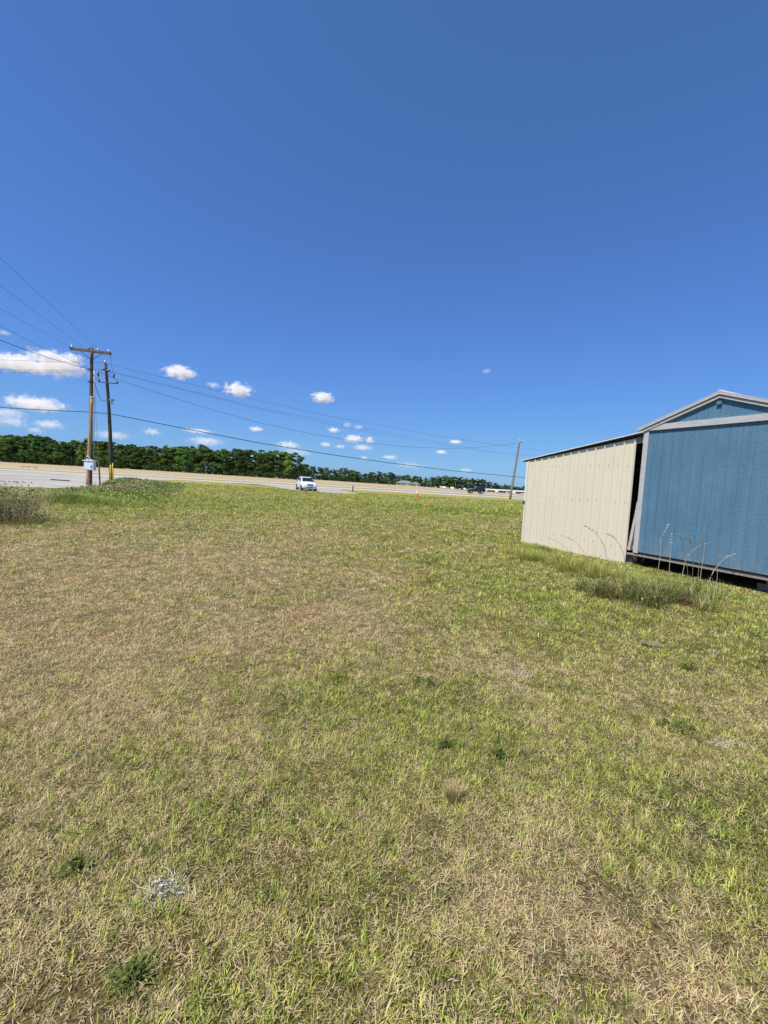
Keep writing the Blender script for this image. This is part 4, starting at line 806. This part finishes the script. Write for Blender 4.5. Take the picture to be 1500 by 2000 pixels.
CL = [ # px, py, half-width, half-height (photo px), density, label
 (112, 712, 62, 27, 1, 'brightest big puffy cloud left of the poles'), (98, 697, 24, 15, 1, 'rounded puff on top of the big white cloud'), (140, 700, 20, 15, 1, 'round knob at the right shoulder of the big white cloud'), (30, 709, 62, 20, 1, 'left half of the big white cloud at the left edge'), (352, 727, 36, 15, 1, 'small bright cloud right of the crossarm pole'),
 (464, 761, 33, 16, 1, 'small bright cloud below and right of the first small one'), (416, 752, 15, 8, .35, 'tiny faint cloud left of a brighter puff'), (630, 776, 27, 12, 1, 'small bright cloud alone above the white SUV'),
 (70, 789, 60, 17, .6, 'wide pale cloud above the woods at left'), (12, 806, 42, 12, .35, 'pale cloud at the left edge above the thick cable'), (96, 829, 32, 11, .55, 'small pale cloud left of the poles, above the wood'), (22, 823, 36, 13, .4, 'faint cloud low at the left edge'), (70, 840, 18, 8, .4, 'tiny faint cloud low at left'),
 (220, 850, 42, 10, .3, 'faint cloud behind the leaning pole'), (297, 843, 20, 8, .6, 'small cloud just under the thick cable, right of the poles'), (388, 842, 34, 6, .4, 'flat thin cloud touched by the thick cable'), (402, 862, 40, 11, .5, 'low wide cloud over the near wood'),
 (500, 838, 16, 6, .7, 'tiny white cloud above the thick cable'), (563, 869, 28, 9, .7, 'low cloud over the end of the near wood'), (580, 883, 40, 9, .25, 'faint hazy cloud above the SUV'), (652, 840, 14, 6, .8, 'tiny white cloud touching the doubled wires'), (678, 830, 11, 6, .5, 'tiny cloud just above the doubled wires'), (700, 834, 12, 5, .4, 'tiny faint cloud above the doubled wires'),
 (690, 857, 22, 9, 1, 'small bright cloud between the wires, left of a pair'), (722, 859, 12, 8, 1, 'small bright cloud between the wires, right of a pair'), (636, 868, 15, 6, .7, 'small flat cloud below the sagging wire'), (664, 872, 14, 5, .5, 'thin flat cloud below the sagging wire'), (708, 874, 24, 7, .6, 'wide small cloud below the bright pair'),
 (711, 894, 10, 5, .6, 'tiny cloud just above the thick cable'), (762, 893, 18, 5, .7, 'small flat cloud above the thick cable'), (890, 863, 15, 5, .8, 'tiny white cloud near the highest wire at right'), (862, 883, 13, 4.5, .8, 'tiny white cloud under the sagging wire at right'),
 (910, 918, 18, 6, .35, 'faint low cloud above the black jeep'), (950, 725, 13, 6, .18, 'thin wisp alone high in the blue'), (800, 908, 40, 7, .15, 'very faint low cloud over the distant wood'), (8, 650, 14, 6, .25, 'faint wisp at the left edge above the big cloud'), (480, 885, 44, 7, .25, 'faint low cloud over the near wood')]
CME = {}
for k, (px, py, hw_, hh_, dn, lab) in enumerate(CL):
    e = max(12.0, hor(px) - py); dn = dn * (1.0 if e > 110 else .42 + .4 * e / 110); dist = 700 * 850 / (e + 40); p = at(px, py, dist); me = ico_mesh('cloud')
    sx = hw_ / 850 * dist * 1.05; sz = hh_ / 850 * dist * 1.1; me.materials.append(cloud_mat('cloud_vapour', dn * 3.0 / sz * (1 if dn > .5 else .6), k + 1, (max(.6, min(2.2, sx / sz * .6)), max(.6, min(2.2, sx / sz * .6)), .8)))
    o = bpy.data.objects.new('cloud', me); COL.objects.link(o); o.location = p; o.scale = (sx, sx * .7, sz); o.rotation_euler = (0, 0, -math.atan2(p.x, p.y))
    tag(o, lab, 'cloud', 'small clouds over the horizon')

# ------------------------------------------------------------------ grass and weeds
def blades(P, head, lean, length, width, bend, col, tipcol=None):
    """P base points; head azimuth; lean angle from vertical; quad + tip triangle per blade"""
    n = len(P); dh = np.stack([np.cos(head), np.sin(head), np.zeros(n)], 1); up = np.array([0, 0, 1.0])
    side = np.stack([-np.sin(head), np.cos(head), np.zeros(n)], 1)
    l1 = lean; l2 = np.clip(lean + bend, 0, 1.75)
    m1 = P + (dh * np.sin(l1)[:, None] + up * np.cos(l1)[:, None]) * (length * .55)[:, None]
    t = m1 + (dh * np.sin(l2)[:, None] + up * np.cos(l2)[:, None]) * (length * .45)[:, None]
    w = width[:, None] * .5; V = np.stack([P - side * w, P + side * w, m1 + side * w * .85, m1 - side * w * .85, t], 1).reshape(-1, 3)
    i = np.arange(n)[:, None] * 5; q = i + np.array([[0, 1, 2, 3]]); tr = i + np.array([[3, 2, 4]])
    if tipcol is None: tipcol = col
    C = np.stack([col, col, (col + tipcol) / 2, (col + tipcol) / 2, tipcol], 1).reshape(-1, 3); return V, q, tr, C
rng = NR
def inpoly(x, y, poly):
    c = np.zeros(len(x), bool); k = len(poly)
    for i in range(k):
        (x0, y0), (x1, y1) = poly[i], poly[(i + 1) % k]
        if y0 == y1: continue
        c ^= ((y0 > y) != (y1 > y)) & (x < (x1 - x0) * (y - y0) / (y1 - y0) + x0)
    return c
# tufts: density falls as 1/d^2 beyond 2.6 m
NT = 128000; KB = 11; dmax = 60.0; D0 = 2.6
u = rng.uniform(0, 1, NT); A1 = (D0 ** 2 - .75 ** 2) / 2; A2 = D0 ** 2 * math.log(dmax / D0); tot = A1 + A2
d = np.where(u * tot < A1, np.sqrt(.75 ** 2 + 2 * u * tot), D0 * np.exp(np.maximum(0, u * tot - A1) / D0 ** 2)); ty = d; tx = rng.uniform(-1.02, 1.02, NT) * d
ds_ = (tx - 5.76) * .9116 + (ty - 10.21) * .411; dd_ = (tx - 5.76) * .411 - (ty - 10.21) * .9116
keep = ~((ds_ > 0.0) & (dd_ > -3.5) & (dd_ < 3.4) & (ds_ < 6)) & ~inpoly(tx, ty, ap) & ~inpoly(tx, ty, dr)
thin = fbm(tx * 3.1, ty * 3.1, 91, 3); keep &= rng.uniform(0, 1, NT) < np.clip(1.5 - 1.15 * sst(.46, .74, thin) * (1 - .6 * sst(6, 15, d)), .15, 1)
tx = tx[keep]; ty = ty[keep]; d = d[keep]; g = green(tx, ty); sc = np.maximum(1, d / D0); nt_ = len(tx)
tg = rng.uniform(0, 1, nt_) < np.clip(g + rng.normal(0, .12, nt_), .02, .97); fd_ = 1 - .65 * sst(6, 26, d); tb = np.exp(rng.normal(-.03, .40, nt_) * fd_); th_ = np.exp(rng.normal(0, .34, nt_)) * .74; thd = rng.uniform(0, 6.28, nt_); thue = rng.uniform(0, 1, nt_)
rp = lambda a: np.repeat(a, KB)
n = nt_ * KB; sg_ = rp(.013 * sc ** .8); x = rp(tx) + rng.normal(0, 1, n) * sg_; y = rp(ty) + rng.normal(0, 1, n) * sg_; d = rp(d); sc = rp(sc)
isg = np.where(rng.uniform(0, 1, n) < .80, rp(tg), rng.uniform(0, 1, n) < rp(g)); z = terrain(x, y)
scl = np.maximum(1, d / 3.5) ** .36
tall = 1 + .9 * gauss(x, y, 6.5, 30, 5.5, 2.6) + .5 * gauss(x, y, 3.0, 6.3, .9, .6) + .5 * gauss(x, y, -13, 22, 6, 4)
length = np.where(isg, rng.uniform(.022, .060, n), rng.uniform(.016, .050, n)) * scl * tall * rp(th_); width = np.where(isg, rng.uniform(.0018, .0038, n), rng.uniform(.0013, .0030, n)) * sc
lean = np.where(isg, np.abs(rng.normal(.62, .34, n)), rng.uniform(.55, 1.50, n)); head = rp(thd) + rng.normal(0, 1.3, n)
cg = np.array([.265, .325, .070]) * rng.uniform(.5, 1.55, (n, 1)) + np.array([.17, .10, .03]) * (rp(thue)[:, None] ** 2)
cd = np.array([.76, .645, .350]) * rng.uniform(.36, 1.32, (n, 1)) * np.stack([np.ones(n), .90 + .12 * rp(thue), rng.uniform(.8, 1.15, n)], 1)
col = np.where(isg[:, None], cg, cd) * rp(tb)[:, None]; col = col * np.minimum(1, .74 / col.max(1, keepdims=True)); P = np.stack([x, y, z - .003 + np.where(isg, 0, rng.uniform(0, .012, n))], 1)
# thatch: short dead fragments lying flat between the tufts
nf = 260000; u = rng.uniform(0, 1, nf); df = np.where(u * tot < A1, np.sqrt(.75 ** 2 + 2 * u * tot), D0 * np.exp(np.maximum(0, u * tot - A1) / D0 ** 2)); fx_ = rng.uniform(-1.02, 1.02, nf) * df
ok = (df < 16) & ~(((fx_ - 5.76) * .9116 + (df - 10.21) * .411) > 0); fx_ = fx_[ok]; df = df[ok]; nf = len(df); fs_ = np.maximum(1, df / D0)
fc = np.array([.44, .345, .22]) * np.exp(np.clip(rng.normal(0, .60, (nf, 1)), -2, .45)) * np.stack([np.ones(nf), rng.uniform(.85, 1.1, nf), rng.uniform(.75, 1.1, nf)], 1)
V, q, tr, C = blades(np.concatenate([P, np.stack([fx_, df, terrain(fx_, df) + .002 + rng.uniform(0, .006, nf)], 1)]), np.concatenate([head, rng.uniform(0, 6.28, nf)]), np.concatenate([lean, rng.uniform(1.25, 1.57, nf)]), np.concatenate([length, rng.uniform(.008, .030, nf) * fs_ ** .5]),
    np.concatenate([width, rng.uniform(.0014, .0040, nf) * fs_]), np.concatenate([rng.uniform(.1, .6, n), rng.uniform(0, .2, nf)]), np.concatenate([col, np.clip(fc, 0, .8)]), np.concatenate([np.clip(col * np.array([1.12, 1.08, .95]), 0, .9), np.clip(fc, 0, .8)]))
tag(mesh_np('lawn_grass', V, faces3=tr, faces4=q, col=C, m=BLADE), 'short mown grass, part green and part dry straw, covering the near lot', 'grass', kind='stuff')

def tuft(name, label, cat, c, spread, n, Lr, wd, lr, base, var, seed, group=None, m=None, root=None, part='blades', cs=None):
    rng = np.random.default_rng(seed); r = root or thing(name, label, cat, (c[0], c[1], float(terrain(c[0], c[1]))), 0, group)
    th = rng.uniform(0, 6.28, n); rr = np.abs(rng.normal(0, .55, n)) if n > 500 else np.sqrt(rng.uniform(0, 1, n)); sx, sy = spread if hasattr(spread, '__len__') else (spread, spread)
    hs_ = np.ones(n)
    if cs is not None:
        ci_ = rng.integers(0, len(cs), n); ca_ = np.array(cs); ox, oy, hs_ = ca_[ci_, 0], ca_[ci_, 1], ca_[ci_, 2]
        P = np.stack([ox + rr * np.cos(th) * sx, oy + rr * np.sin(th) * sy, np.full(n, -.005)], 1)
    else: P = np.stack([rr * np.cos(th) * sx, rr * np.sin(th) * sy, np.full(n, -.005)], 1)
    head = th + rng.normal(0, .9, n)
    col = np.array(base) * rng.uniform(1 - var, 1 + var, (n, 1)) * np.stack([rng.uniform(.85, 1.2, n), np.ones(n), rng.uniform(.8, 1.2, n)], 1)
    V, q, tr, C = blades(P, head, np.clip(rng.uniform(lr[0], lr[1], n) * (0.5 + rr * .7), 0, 1.5), rng.uniform(Lr[0], Lr[1], n) * hs_, rng.uniform(.6, 1.3, n) * wd, rng.uniform(.1, .7, n), np.clip(col, 0, 1), np.clip(col * 1.2, 0, 1))
    mesh_np(part, V, faces3=tr, faces4=q, col=C, m=m or BLADE, parent=r); return r
def leafy(root, part, spread, h, n, size, base, var, seed, m=None, flat=.55):
    rng = np.random.default_rng(seed); d = rng.normal(size=(n, 3)); d /= np.linalg.norm(d, axis=1, keepdims=True); d[:, 2] = np.abs(d[:, 2])
    P = d * np.array([spread[0], spread[1], h]) * rng.uniform(.2, 1, (n, 1)) ** .5; N_ = d * .5 + rng.normal(size=(n, 3)) * .7 + np.array([0, 0, flat]); N_ /= np.linalg.norm(N_, axis=1, keepdims=True)
    C = np.clip(np.array(base) * rng.uniform(1 - var, 1 + var, (n, 1)) * np.stack([rng.uniform(.8, 1.25, n), np.ones(n), rng.uniform(.8, 1.2, n)], 1), 0, 1)
    V, q, c_ = leaf_arr(P, N_, rng.uniform(.6, 1.3, n) * size, C, rng); return mesh_np(part, V, faces4=q, col=c_, m=m or LEAF, parent=root)
# foreground plants, each where it stands on the lawn
TAN = (.42, .34, .17); DG = (.14, .175, .045); GG = (.50, .47, .39)
p_ = gp(883, 1566); tuft('grass_tuft', 'upright tan grass tuft in the lower middle of the lawn', 'grass tuft', (p_.x, p_.y), .03, 150, (.06, .14), .0034, (.0, .5), TAN, .35, 1)
p_ = gp(1030, 1478); tuft('grass_tuft', 'smaller tan grass tuft up and right of the darker one', 'grass tuft', (p_.x, p_.y), .03, 90, (.05, .12), .0022, (.0, .6), TAN, .3, 2)
p_ = gp(497, 1158); tuft('grass_tuft', 'little tan tuft alone in the dry grass left of centre', 'grass tuft', (p_.x, p_.y), .09, 90, (.07, .16), .004, (.1, .8), TAN, .3, 3)
for k, (px, py, s_, lab) in enumerate(((258, 1915, .034, 'low dark green weed near the bottom left corner'), (150, 1700, .024, 'low dark weed at the lower left edge of the lawn'), (832, 1340, .13, 'spreading dark green weed in the middle of the lawn'), (975, 1481, .04, 'tiny dark weed between the two tan tufts'), (1320, 1425, .14, 'spreading dark green weed at the lower right'), (660, 1330, .10, 'yellow-green weed left of the spreading dark weed'), (870, 1460, .05, 'small round green weed above the upright tan tuft'), (1340, 1305, .09, 'grey-green weed below the piece of wood'))):
    p_ = gp(px, py); r_ = tuft('lawn_weed', lab, 'weed', (p_.x, p_.y), (s_, s_ * .8), 90, (.04, .09), .006, (.6, 1.3), DG if k not in (5,) else (.22, .22, .05), .4, 30 + k)
    leafy(r_, 'leaves', (s_, s_ * .8), .055, int(110 + 900 * s_), .010, DG if k != 5 else (.25, .26, .05), .5, 60 + k)
def dryweed(label, px, py, sx, sy, n, h, seed, stalks=14):
    p_ = gp(px, py); r_ = thing('dried_weed', label, 'dried weed', (p_.x, p_.y, float(terrain(p_.x, p_.y)))); rng = random.Random(seed)
    mb = MB()
    for i in range(stalks):
        a = rng.uniform(0, 6.28); x0, y0 = rng.uniform(-sx, sx) * .7, rng.uniform(-sy, sy) * .7; L_ = rng.uniform(.03, .10) * h / .03
        q = [Vector((x0, y0, .005))]
        for s_ in range(4): a += rng.uniform(-.6, .6); q.append(q[-1] + Vector((math.cos(a) * L_ / 4, math.sin(a) * L_ / 4, rng.uniform(-.004, .012))))
        mb.tube(q, [.0022, .002, .0016, .0012, .0007], 4)
    mb.build('stems', mat('dry_grey_stem', (.62, .57, .47), .9, c2=(.36, .32, .25), scale=30), r_)
    leafy(r_, 'dead_leaves', (sx, sy), h, n, .006, GG, .5, seed + 3, DRYL, .2); return r_
dryweed('silvery grey dried weed lying flat in the near left of the lawn', 322, 1738, .095, .07, 750, .028, 5, 30)
dryweed('faded grey dried weed in the middle right of the lawn', 1012, 1318, .13, .08, 420, .02, 6)
dryweed('grey dried weed near the right edge of the lawn', 1425, 1455, .15, .05, 420, .02, 7)
dryweed('grey dried weed right of the piece of wood', 1405, 1244, .09, .04, 200, .015, 8, 8)
dryweed('small grey dried stem left of the silvery dried weed', 266, 1752, .012, .03, 60, .012, 9, 5)
# piece of weathered wood
p_ = gp(1270, 1264); pw = thing('wood_scrap', 'weathered piece of grey-brown wood lying in the grass before the shed', 'wood', (p_.x, p_.y, float(terrain(p_.x, p_.y)) + .034), math.radians(-24))
mb = MB(); n = 7; vs = []
for i in range(n):
    t = i / (n - 1); xx = -.095 + .19 * t; w0 = .024 * (1 - .3 * abs(t - .5)) * (1 + .2 * math.sin(i * 2.3)); hh = .022 * (1 + .3 * math.sin(i * 1.7)); vs += [(xx, -w0, 0), (xx + .01, w0, .003), (xx, w0 * .8, hh), (xx, -w0 * .8, hh * .9)]
mb.poly(vs, [(i * 4 + j, i * 4 + (j + 1) % 4, i * 4 + 4 + (j + 1) % 4, i * 4 + 4 + j) for i in range(n - 1) for j in range(4)] + [(3, 2, 1, 0), tuple((n - 1) * 4 + j for j in range(4))]); mb.build('wood_piece', mat('rotten_wood', (.36, .28, .20), .95, c2=(.17, .13, .095), scale=20, stretch=(.4, 3, 3), bump=.7, bscale=60), pw)
# weeds before the shed
def seedstalk(root, base, pts, r, m, head=True, seed=0):
    rng = random.Random(seed); q = [Vector(base)] + [Vector(p) for p in pts]; dense = []
    for i in range(len(q) - 1):
        for j in range(4): dense.append(q[i].lerp(q[i + 1], j / 4))
    dense.append(q[-1])
    for i in range(1, len(dense) - 1): dense[i] = (dense[i - 1] + dense[i] * 2 + dense[i + 1]) / 4
    mb = MB(); n = len(dense); mb.tube(dense, [r * (1 - .6 * i / n) for i in range(n)], 5)
    if head:
        for i in range(26):
            t = 1 - rng.uniform(0, .30); p = dense[min(n - 1, int(t * (n - 1)))]; v = Vector((rng.uniform(-1, 1), rng.uniform(-1, 1), rng.uniform(-.2, 1))) * .03
            mb.tube([p, p + v * .6, p + v], [.0035, .0045, .001], 4)
    return mb.build('seed_stalk', m, root)
STK = mat('pale_grass_stalk', (.56, .50, .36), .8, c2=(.40, .35, .22), scale=12); STK2 = mat('brown_stalk_and_shadow', (.26, .20, .14), .8, scale=12)
cw = gp(1262, 1172)
def lumps(root, part, cs, size, base, var, seed, n=700, m=None):
    """irregular leafy mass made of several lumps (x, y, radius, height)"""
    rng = np.random.default_rng(seed); P = []
    for (lx, ly, lr, lh) in cs:
        k = int(n * lr / .3); d_ = np.clip(rng.normal(size=(k, 3)) * .5, -1.1, 1.1); d_[:, 2] = np.clip(np.abs(rng.normal(0, .42, k)), 0, .9); P.append(np.array([lx, ly, 0]) + d_ * np.array([lr, lr, lh]) )
    P = np.concatenate(P); k = len(P); N_ = rng.normal(size=(k, 3)) + np.array([0, 0, .6]); N_ /= np.linalg.norm(N_, axis=1, keepdims=True)
    C = np.clip(np.array(base) * np.exp(rng.normal(0, var, (k, 1))) * np.stack([rng.uniform(.8, 1.3, k), np.ones(k), rng.uniform(.8, 1.2, k)], 1), 0, .9)
    V, q, c_ = leaf_arr(P, N_, rng.uniform(.5, 1.3, k) * size, C, rng); return mesh_np(part, V, faces4=q, col=c_, m=m or LEAF, parent=root)
rc_ = random.Random(8); CS = [(rc_.gauss(0, .48), rc_.gauss(0, .26), rc_.uniform(.6, 1.3)) for _ in range(50)]
cl = tuft('weed_clump', 'large dark green and tan weed clump before the gap between the two sheds', 'weeds', (cw.x, cw.y), (.14, .12), 5600, (.12, .38), .0065, (.1, 1.2), (.20, .24, .065), .75, 12, cs=CS)
lumps(cl, 'leaves', [(a_, b_, .13, .32 * c_) for a_, b_, c_ in CS[::2]], .015, (.17, .20, .055), .65, 13, 620)
tuft('', '', '', (0, 0), (.16, .13), 2600, (.12, .40), .0045, (.2, 1.4), (.58, .44, .25), .45, 14, root=cl, part='dry_blades', m=DRYL, cs=CS[10:])
tuft('', '', '', (0, 0), (.10, .08), 700, (.05, .22), .005, (.2, 1.4), (.30, .17, .12), .4, 19, root=cl, part='brown_blades', m=DRYL, cs=[(-.25, .12, 1), (.45, -.22, 1), (.1, .3, .8)])
c2 = gp(1150, 1120); t2 = tuft('tall_grass', 'arching yellow-green tall grass against the foot of the cream wall', 'grass', (c2.x - .1, c2.y + .05), (.15, .12), 6000, (.10, .38), .0065, (.2, 1.2), (.36, .37, .10), .5, 15, cs=[(rc_.gauss(0, .8), rc_.gauss(0, .2), rc_.uniform(.6, 1.4)) for _ in range(52)])
t2.rotation_euler = (0, 0, math.atan2(DS.y, DS.x)) ; tuft('', '', '', (0, 0), (.8, .35), 160, (.35, .65), .004, (.6, 1.25), (.55, .52, .24), .3, 16, root=t2, part='long_blades')
c3 = gp(1345, 1150); t3 = tuft('tall_grass', 'green grass fringe under the front edge of the blue shed', 'grass', (c3.x + .0, c3.y + .05), (1.3, .16), 3600, (.06, .20), .005, (.1, 1.2), (.26, .36, .07), .5, 17); t3.rotation_euler = (0, 0, math.atan2(DS.y, DS.x))
c4 = gp(1060, 1075); t4 = tuft('tall_grass', 'short green grass at the far-left foot of the cream wall', 'grass', (c4.x, c4.y), (1.1, .25), 2200, (.06, .2), .006, (.1, 1.2), (.25, .33, .08), .4, 18); t4.rotation_euler = (0, 0, math.atan2(DS.y, DS.x))
def stalkthing(label, base_px, pts, m, seed, head=True, r=.0048, dY=0.0):
    b_ = gp(base_px[0], max(base_px[1], 1101 + .182 * (base_px[0] - 1221) + 16)); r_ = thing('grass_stalk', label, 'grass stalk', (b_.x, b_.y, 0), 0, 'tall seed stalks before the shed'); Yb = b_.y
    seedstalk(r_, (0, 0, 0), [at(a, c, Yb + dY * (i + 1)) - Vector(r_.location) for i, (a, c) in enumerate(pts)], r, m, head, seed)
stalkthing('white curved stalk, leftmost before the blue wall', (1283, 1118), [(1290, 1085), (1290, 1050), (1300, 1035), (1308, 1022)], STK, 1)
stalkthing('straight pale stalk with seed head, second before the blue wall', (1306, 1105), [(1309, 1085), (1311, 1060), (1312, 1040)], STK, 2)
stalkthing('tall brown stalk shadow rising highest before the blue wall', (1362, 1120), [(1366, 1095), (1371, 1065), (1377, 1025)], STK2, 3, r=.006)  # shadow of a stalk on the wall, modelled as a brown stalk
stalkthing('tall pale straight stalk crossing the brown one', (1366, 1128), [(1371, 1105), (1375, 1080), (1377, 1060)], STK, 4, False)
stalkthing('long pale stalk arching right over the brown one', (1330, 1110), [(1340, 1087), (1356, 1072), (1372, 1063), (1392, 1058)], STK, 5, False)
stalkthing('pale arching stalk at the right before the shed, leaning far right', (1380, 1135), [(1395, 1112), (1408, 1097), (1421, 1088), (1438, 1081)], STK, 6)
stalkthing('short straight stalk under the right arching one', (1399, 1142), [(1401, 1125), (1401, 1107)], STK, 7, False)
stalkthing('dark thin stalk shadow against the blue wall, left of the brown one', (1345, 1105), [(1340, 1085), (1334, 1065), (1327, 1042)], STK2, 8, r=.004)  # this and the next: stalk shadows on the wall, modelled as dark stalks
stalkthing('dark thin stalk shadow between the dark left one and the brown one', (1352, 1110), [(1354, 1090), (1351, 1065), (1345, 1048)], STK2, 9, r=.004)
for k, (b_, pts, lab) in enumerate((((1225, 1105), [(1215, 1070), (1200, 1050), (1184, 1042)], 'brown drooping stalk before the right part of the cream wall'), ((1190, 1100), [(1180, 1065), (1165, 1040), (1138, 1025)], 'brown drooping stalk arching highest before the cream wall'), ((1150, 1105), [(1140, 1075), (1120, 1055), (1092, 1045)], 'brown drooping stalk before the middle of the cream wall'), ((1120, 1090), [(1108, 1072), (1090, 1058), (1068, 1050)], 'brown drooping stalk before the left part of the cream wall'))):
    stalkthing(lab, b_, pts, STK2 if k < 2 else STK, 20 + k, r=.005)
for k, (px, py) in enumerate(((1253, 1184), (1252, 1175), (1306, 1173), (1378, 1180), (1386, 1179), (1472, 1169))):
    p_ = gp(px, py); r_ = thing('clover_flower', '%s white flower head in grass before the shed' % ['leftmost', 'upper left', 'middle', 'left one of a close pair,', 'right one of a close pair,', 'rightmost'][k], 'flower', (p_.x, p_.y, .0), 0, 'white flower heads before the shed')
    mb = MB(); mb.tube([(0, 0, 0), (0, 0, .10)], .002, 5); mb.build('stem', STK, r_); mb = MB(); mb.lathe([(0, .095), (.009, .10), (.012, .109), (.008, .118), (0, .128)], n=10); mb.build('bloom', WHITE, r_)
# big bush at the left edge
bb = gp(8, 1024); bush = thing('bush', 'scruffy grey-green bush with dry brown base at the left edge', 'bush', (bb.x - .45, bb.y + .5, 0))
rb_ = random.Random(4); BL = [(rb_.uniform(-1.5, .25), rb_.uniform(-.7, .9), rb_.uniform(.22, .42), rb_.uniform(.8, 1.25)) for _ in range(18)] + [(.35, -.3, .3, .55), (.1, -.45, .35, .65), (.7, 0, .25, .35)]
lumps(bush, 'foliage', BL, .034, (.15, .18, .07), .65, 41, 520); lumps(bush, 'silvery_leaves', BL[::2], .026, (.46, .46, .38), .4, 42, 260)
lumps(bush, 'dry_base', [(x_, y_ - .25, r_ * 1.2, .22) for x_, y_, r_, h_ in BL], .012, (.36, .23, .15), .45, 43, 400, DRYL)
tuft('', '', '', (0, 0), (1.5, 1.0), 2600, (.15, .55), .007, (.2, 1.3), (.42, .36, .20), .5, 46, root=bush, part='dry_blades', m=DRYL)
tuft('', '', '', (.0, .0), (1.05, .8), 480, (.85, 1.4), .006, (.0, .4), (.46, .38, .22), .4, 44, root=bush, part='seed_stems', m=DRYL)
tuft('', '', '', (0, 0), (1.7, 1.1), 2600, (.1, .45), .009, (.2, 1.3), (.25, .32, .08), .5, 45, root=bush, part='green_blades')
gcl = gp(90, 985); gt = tuft('weed_clump', 'tall yellow-green grass between the left bush and the apron', 'weeds', (gcl.x, gcl.y + 1.5), (2.0, 1.8), 5200, (.2, .55), .014, (.1, 1.0), (.28, .33, .08), .5, 46)
# roadside weeds below the poles: one continuous mass
rng = np.random.default_rng(77); n = 52000; t = rng.uniform(0, 1, n) ** .8; off = np.clip(rng.normal(0, .9, n), -2, 1.7)
cx = -12.6 + (-29.5 + 12.6) * t; cy = 20.0 + (50 - 20.0) * t; wd_ = 1.1 + 1.6 * t
x = cx + off * wd_; y = cy + off * .6 * wd_ + rng.normal(0, .8, n); x = np.where(inpoly(x, y, ap), x + 2.2, x); lump = sst(.34, .66, fbm(x * .75, y * .75, 61, 3)) * .7 + .3 * fbm(x * 2.5, y * 2.5, 62, 2)
hgt = (.10 + .60 * lump) * np.exp(-.45 * off ** 2) * (.62 + .25 * t); z = hgt * rng.uniform(0, 1, n) ** .6; onap = inpoly(x, y, ap); z = np.where(onap, -.5, z); hgt = np.where(onap, .01, hgt)
isd = rng.uniform(0, 1, n) < np.clip(.10 + .75 * sst(.48, .68, fbm(x * .45, y * .45, 88, 2)), 0, 1) * .75; col = np.where(isd[:, None], np.array([.42, .32, .20]), np.array([.23, .29, .07])) * np.exp(rng.normal(0, .42, (n, 1)))
N_ = rng.normal(size=(n, 3)) + np.array([0, 0, .6]); N_ /= np.linalg.norm(N_, axis=1, keepdims=True)
V, q, C = leaf_arr(np.stack([x, y, z], 1), N_, rng.uniform(.025, .075, n) * (1 + .5 * t), np.clip(col, 0, .9), rng)
n2 = 16000; i2 = rng.integers(0, n, n2); V2, q2, tr2, C2 = blades(np.stack([x[i2], y[i2], z[i2] * 0], 1), rng.uniform(0, 6.28, n2), np.abs(rng.normal(.3, .4, n2)), hgt[i2] * rng.uniform(.7, 1.7, n2), rng.uniform(.012, .03, n2), rng.uniform(.1, .9, n2), np.clip(col[i2] * 1.2, 0, .9))
tag(mesh_np('roadside_weeds', np.concatenate([V, V2]), faces3=tr2 + len(V), faces4=np.concatenate([q, q2 + len(V)]), col=np.concatenate([C, C2]), m=BLADE), 'strip of unmown green and brown weeds at the foot of the utility poles', 'weeds', kind='stuff')
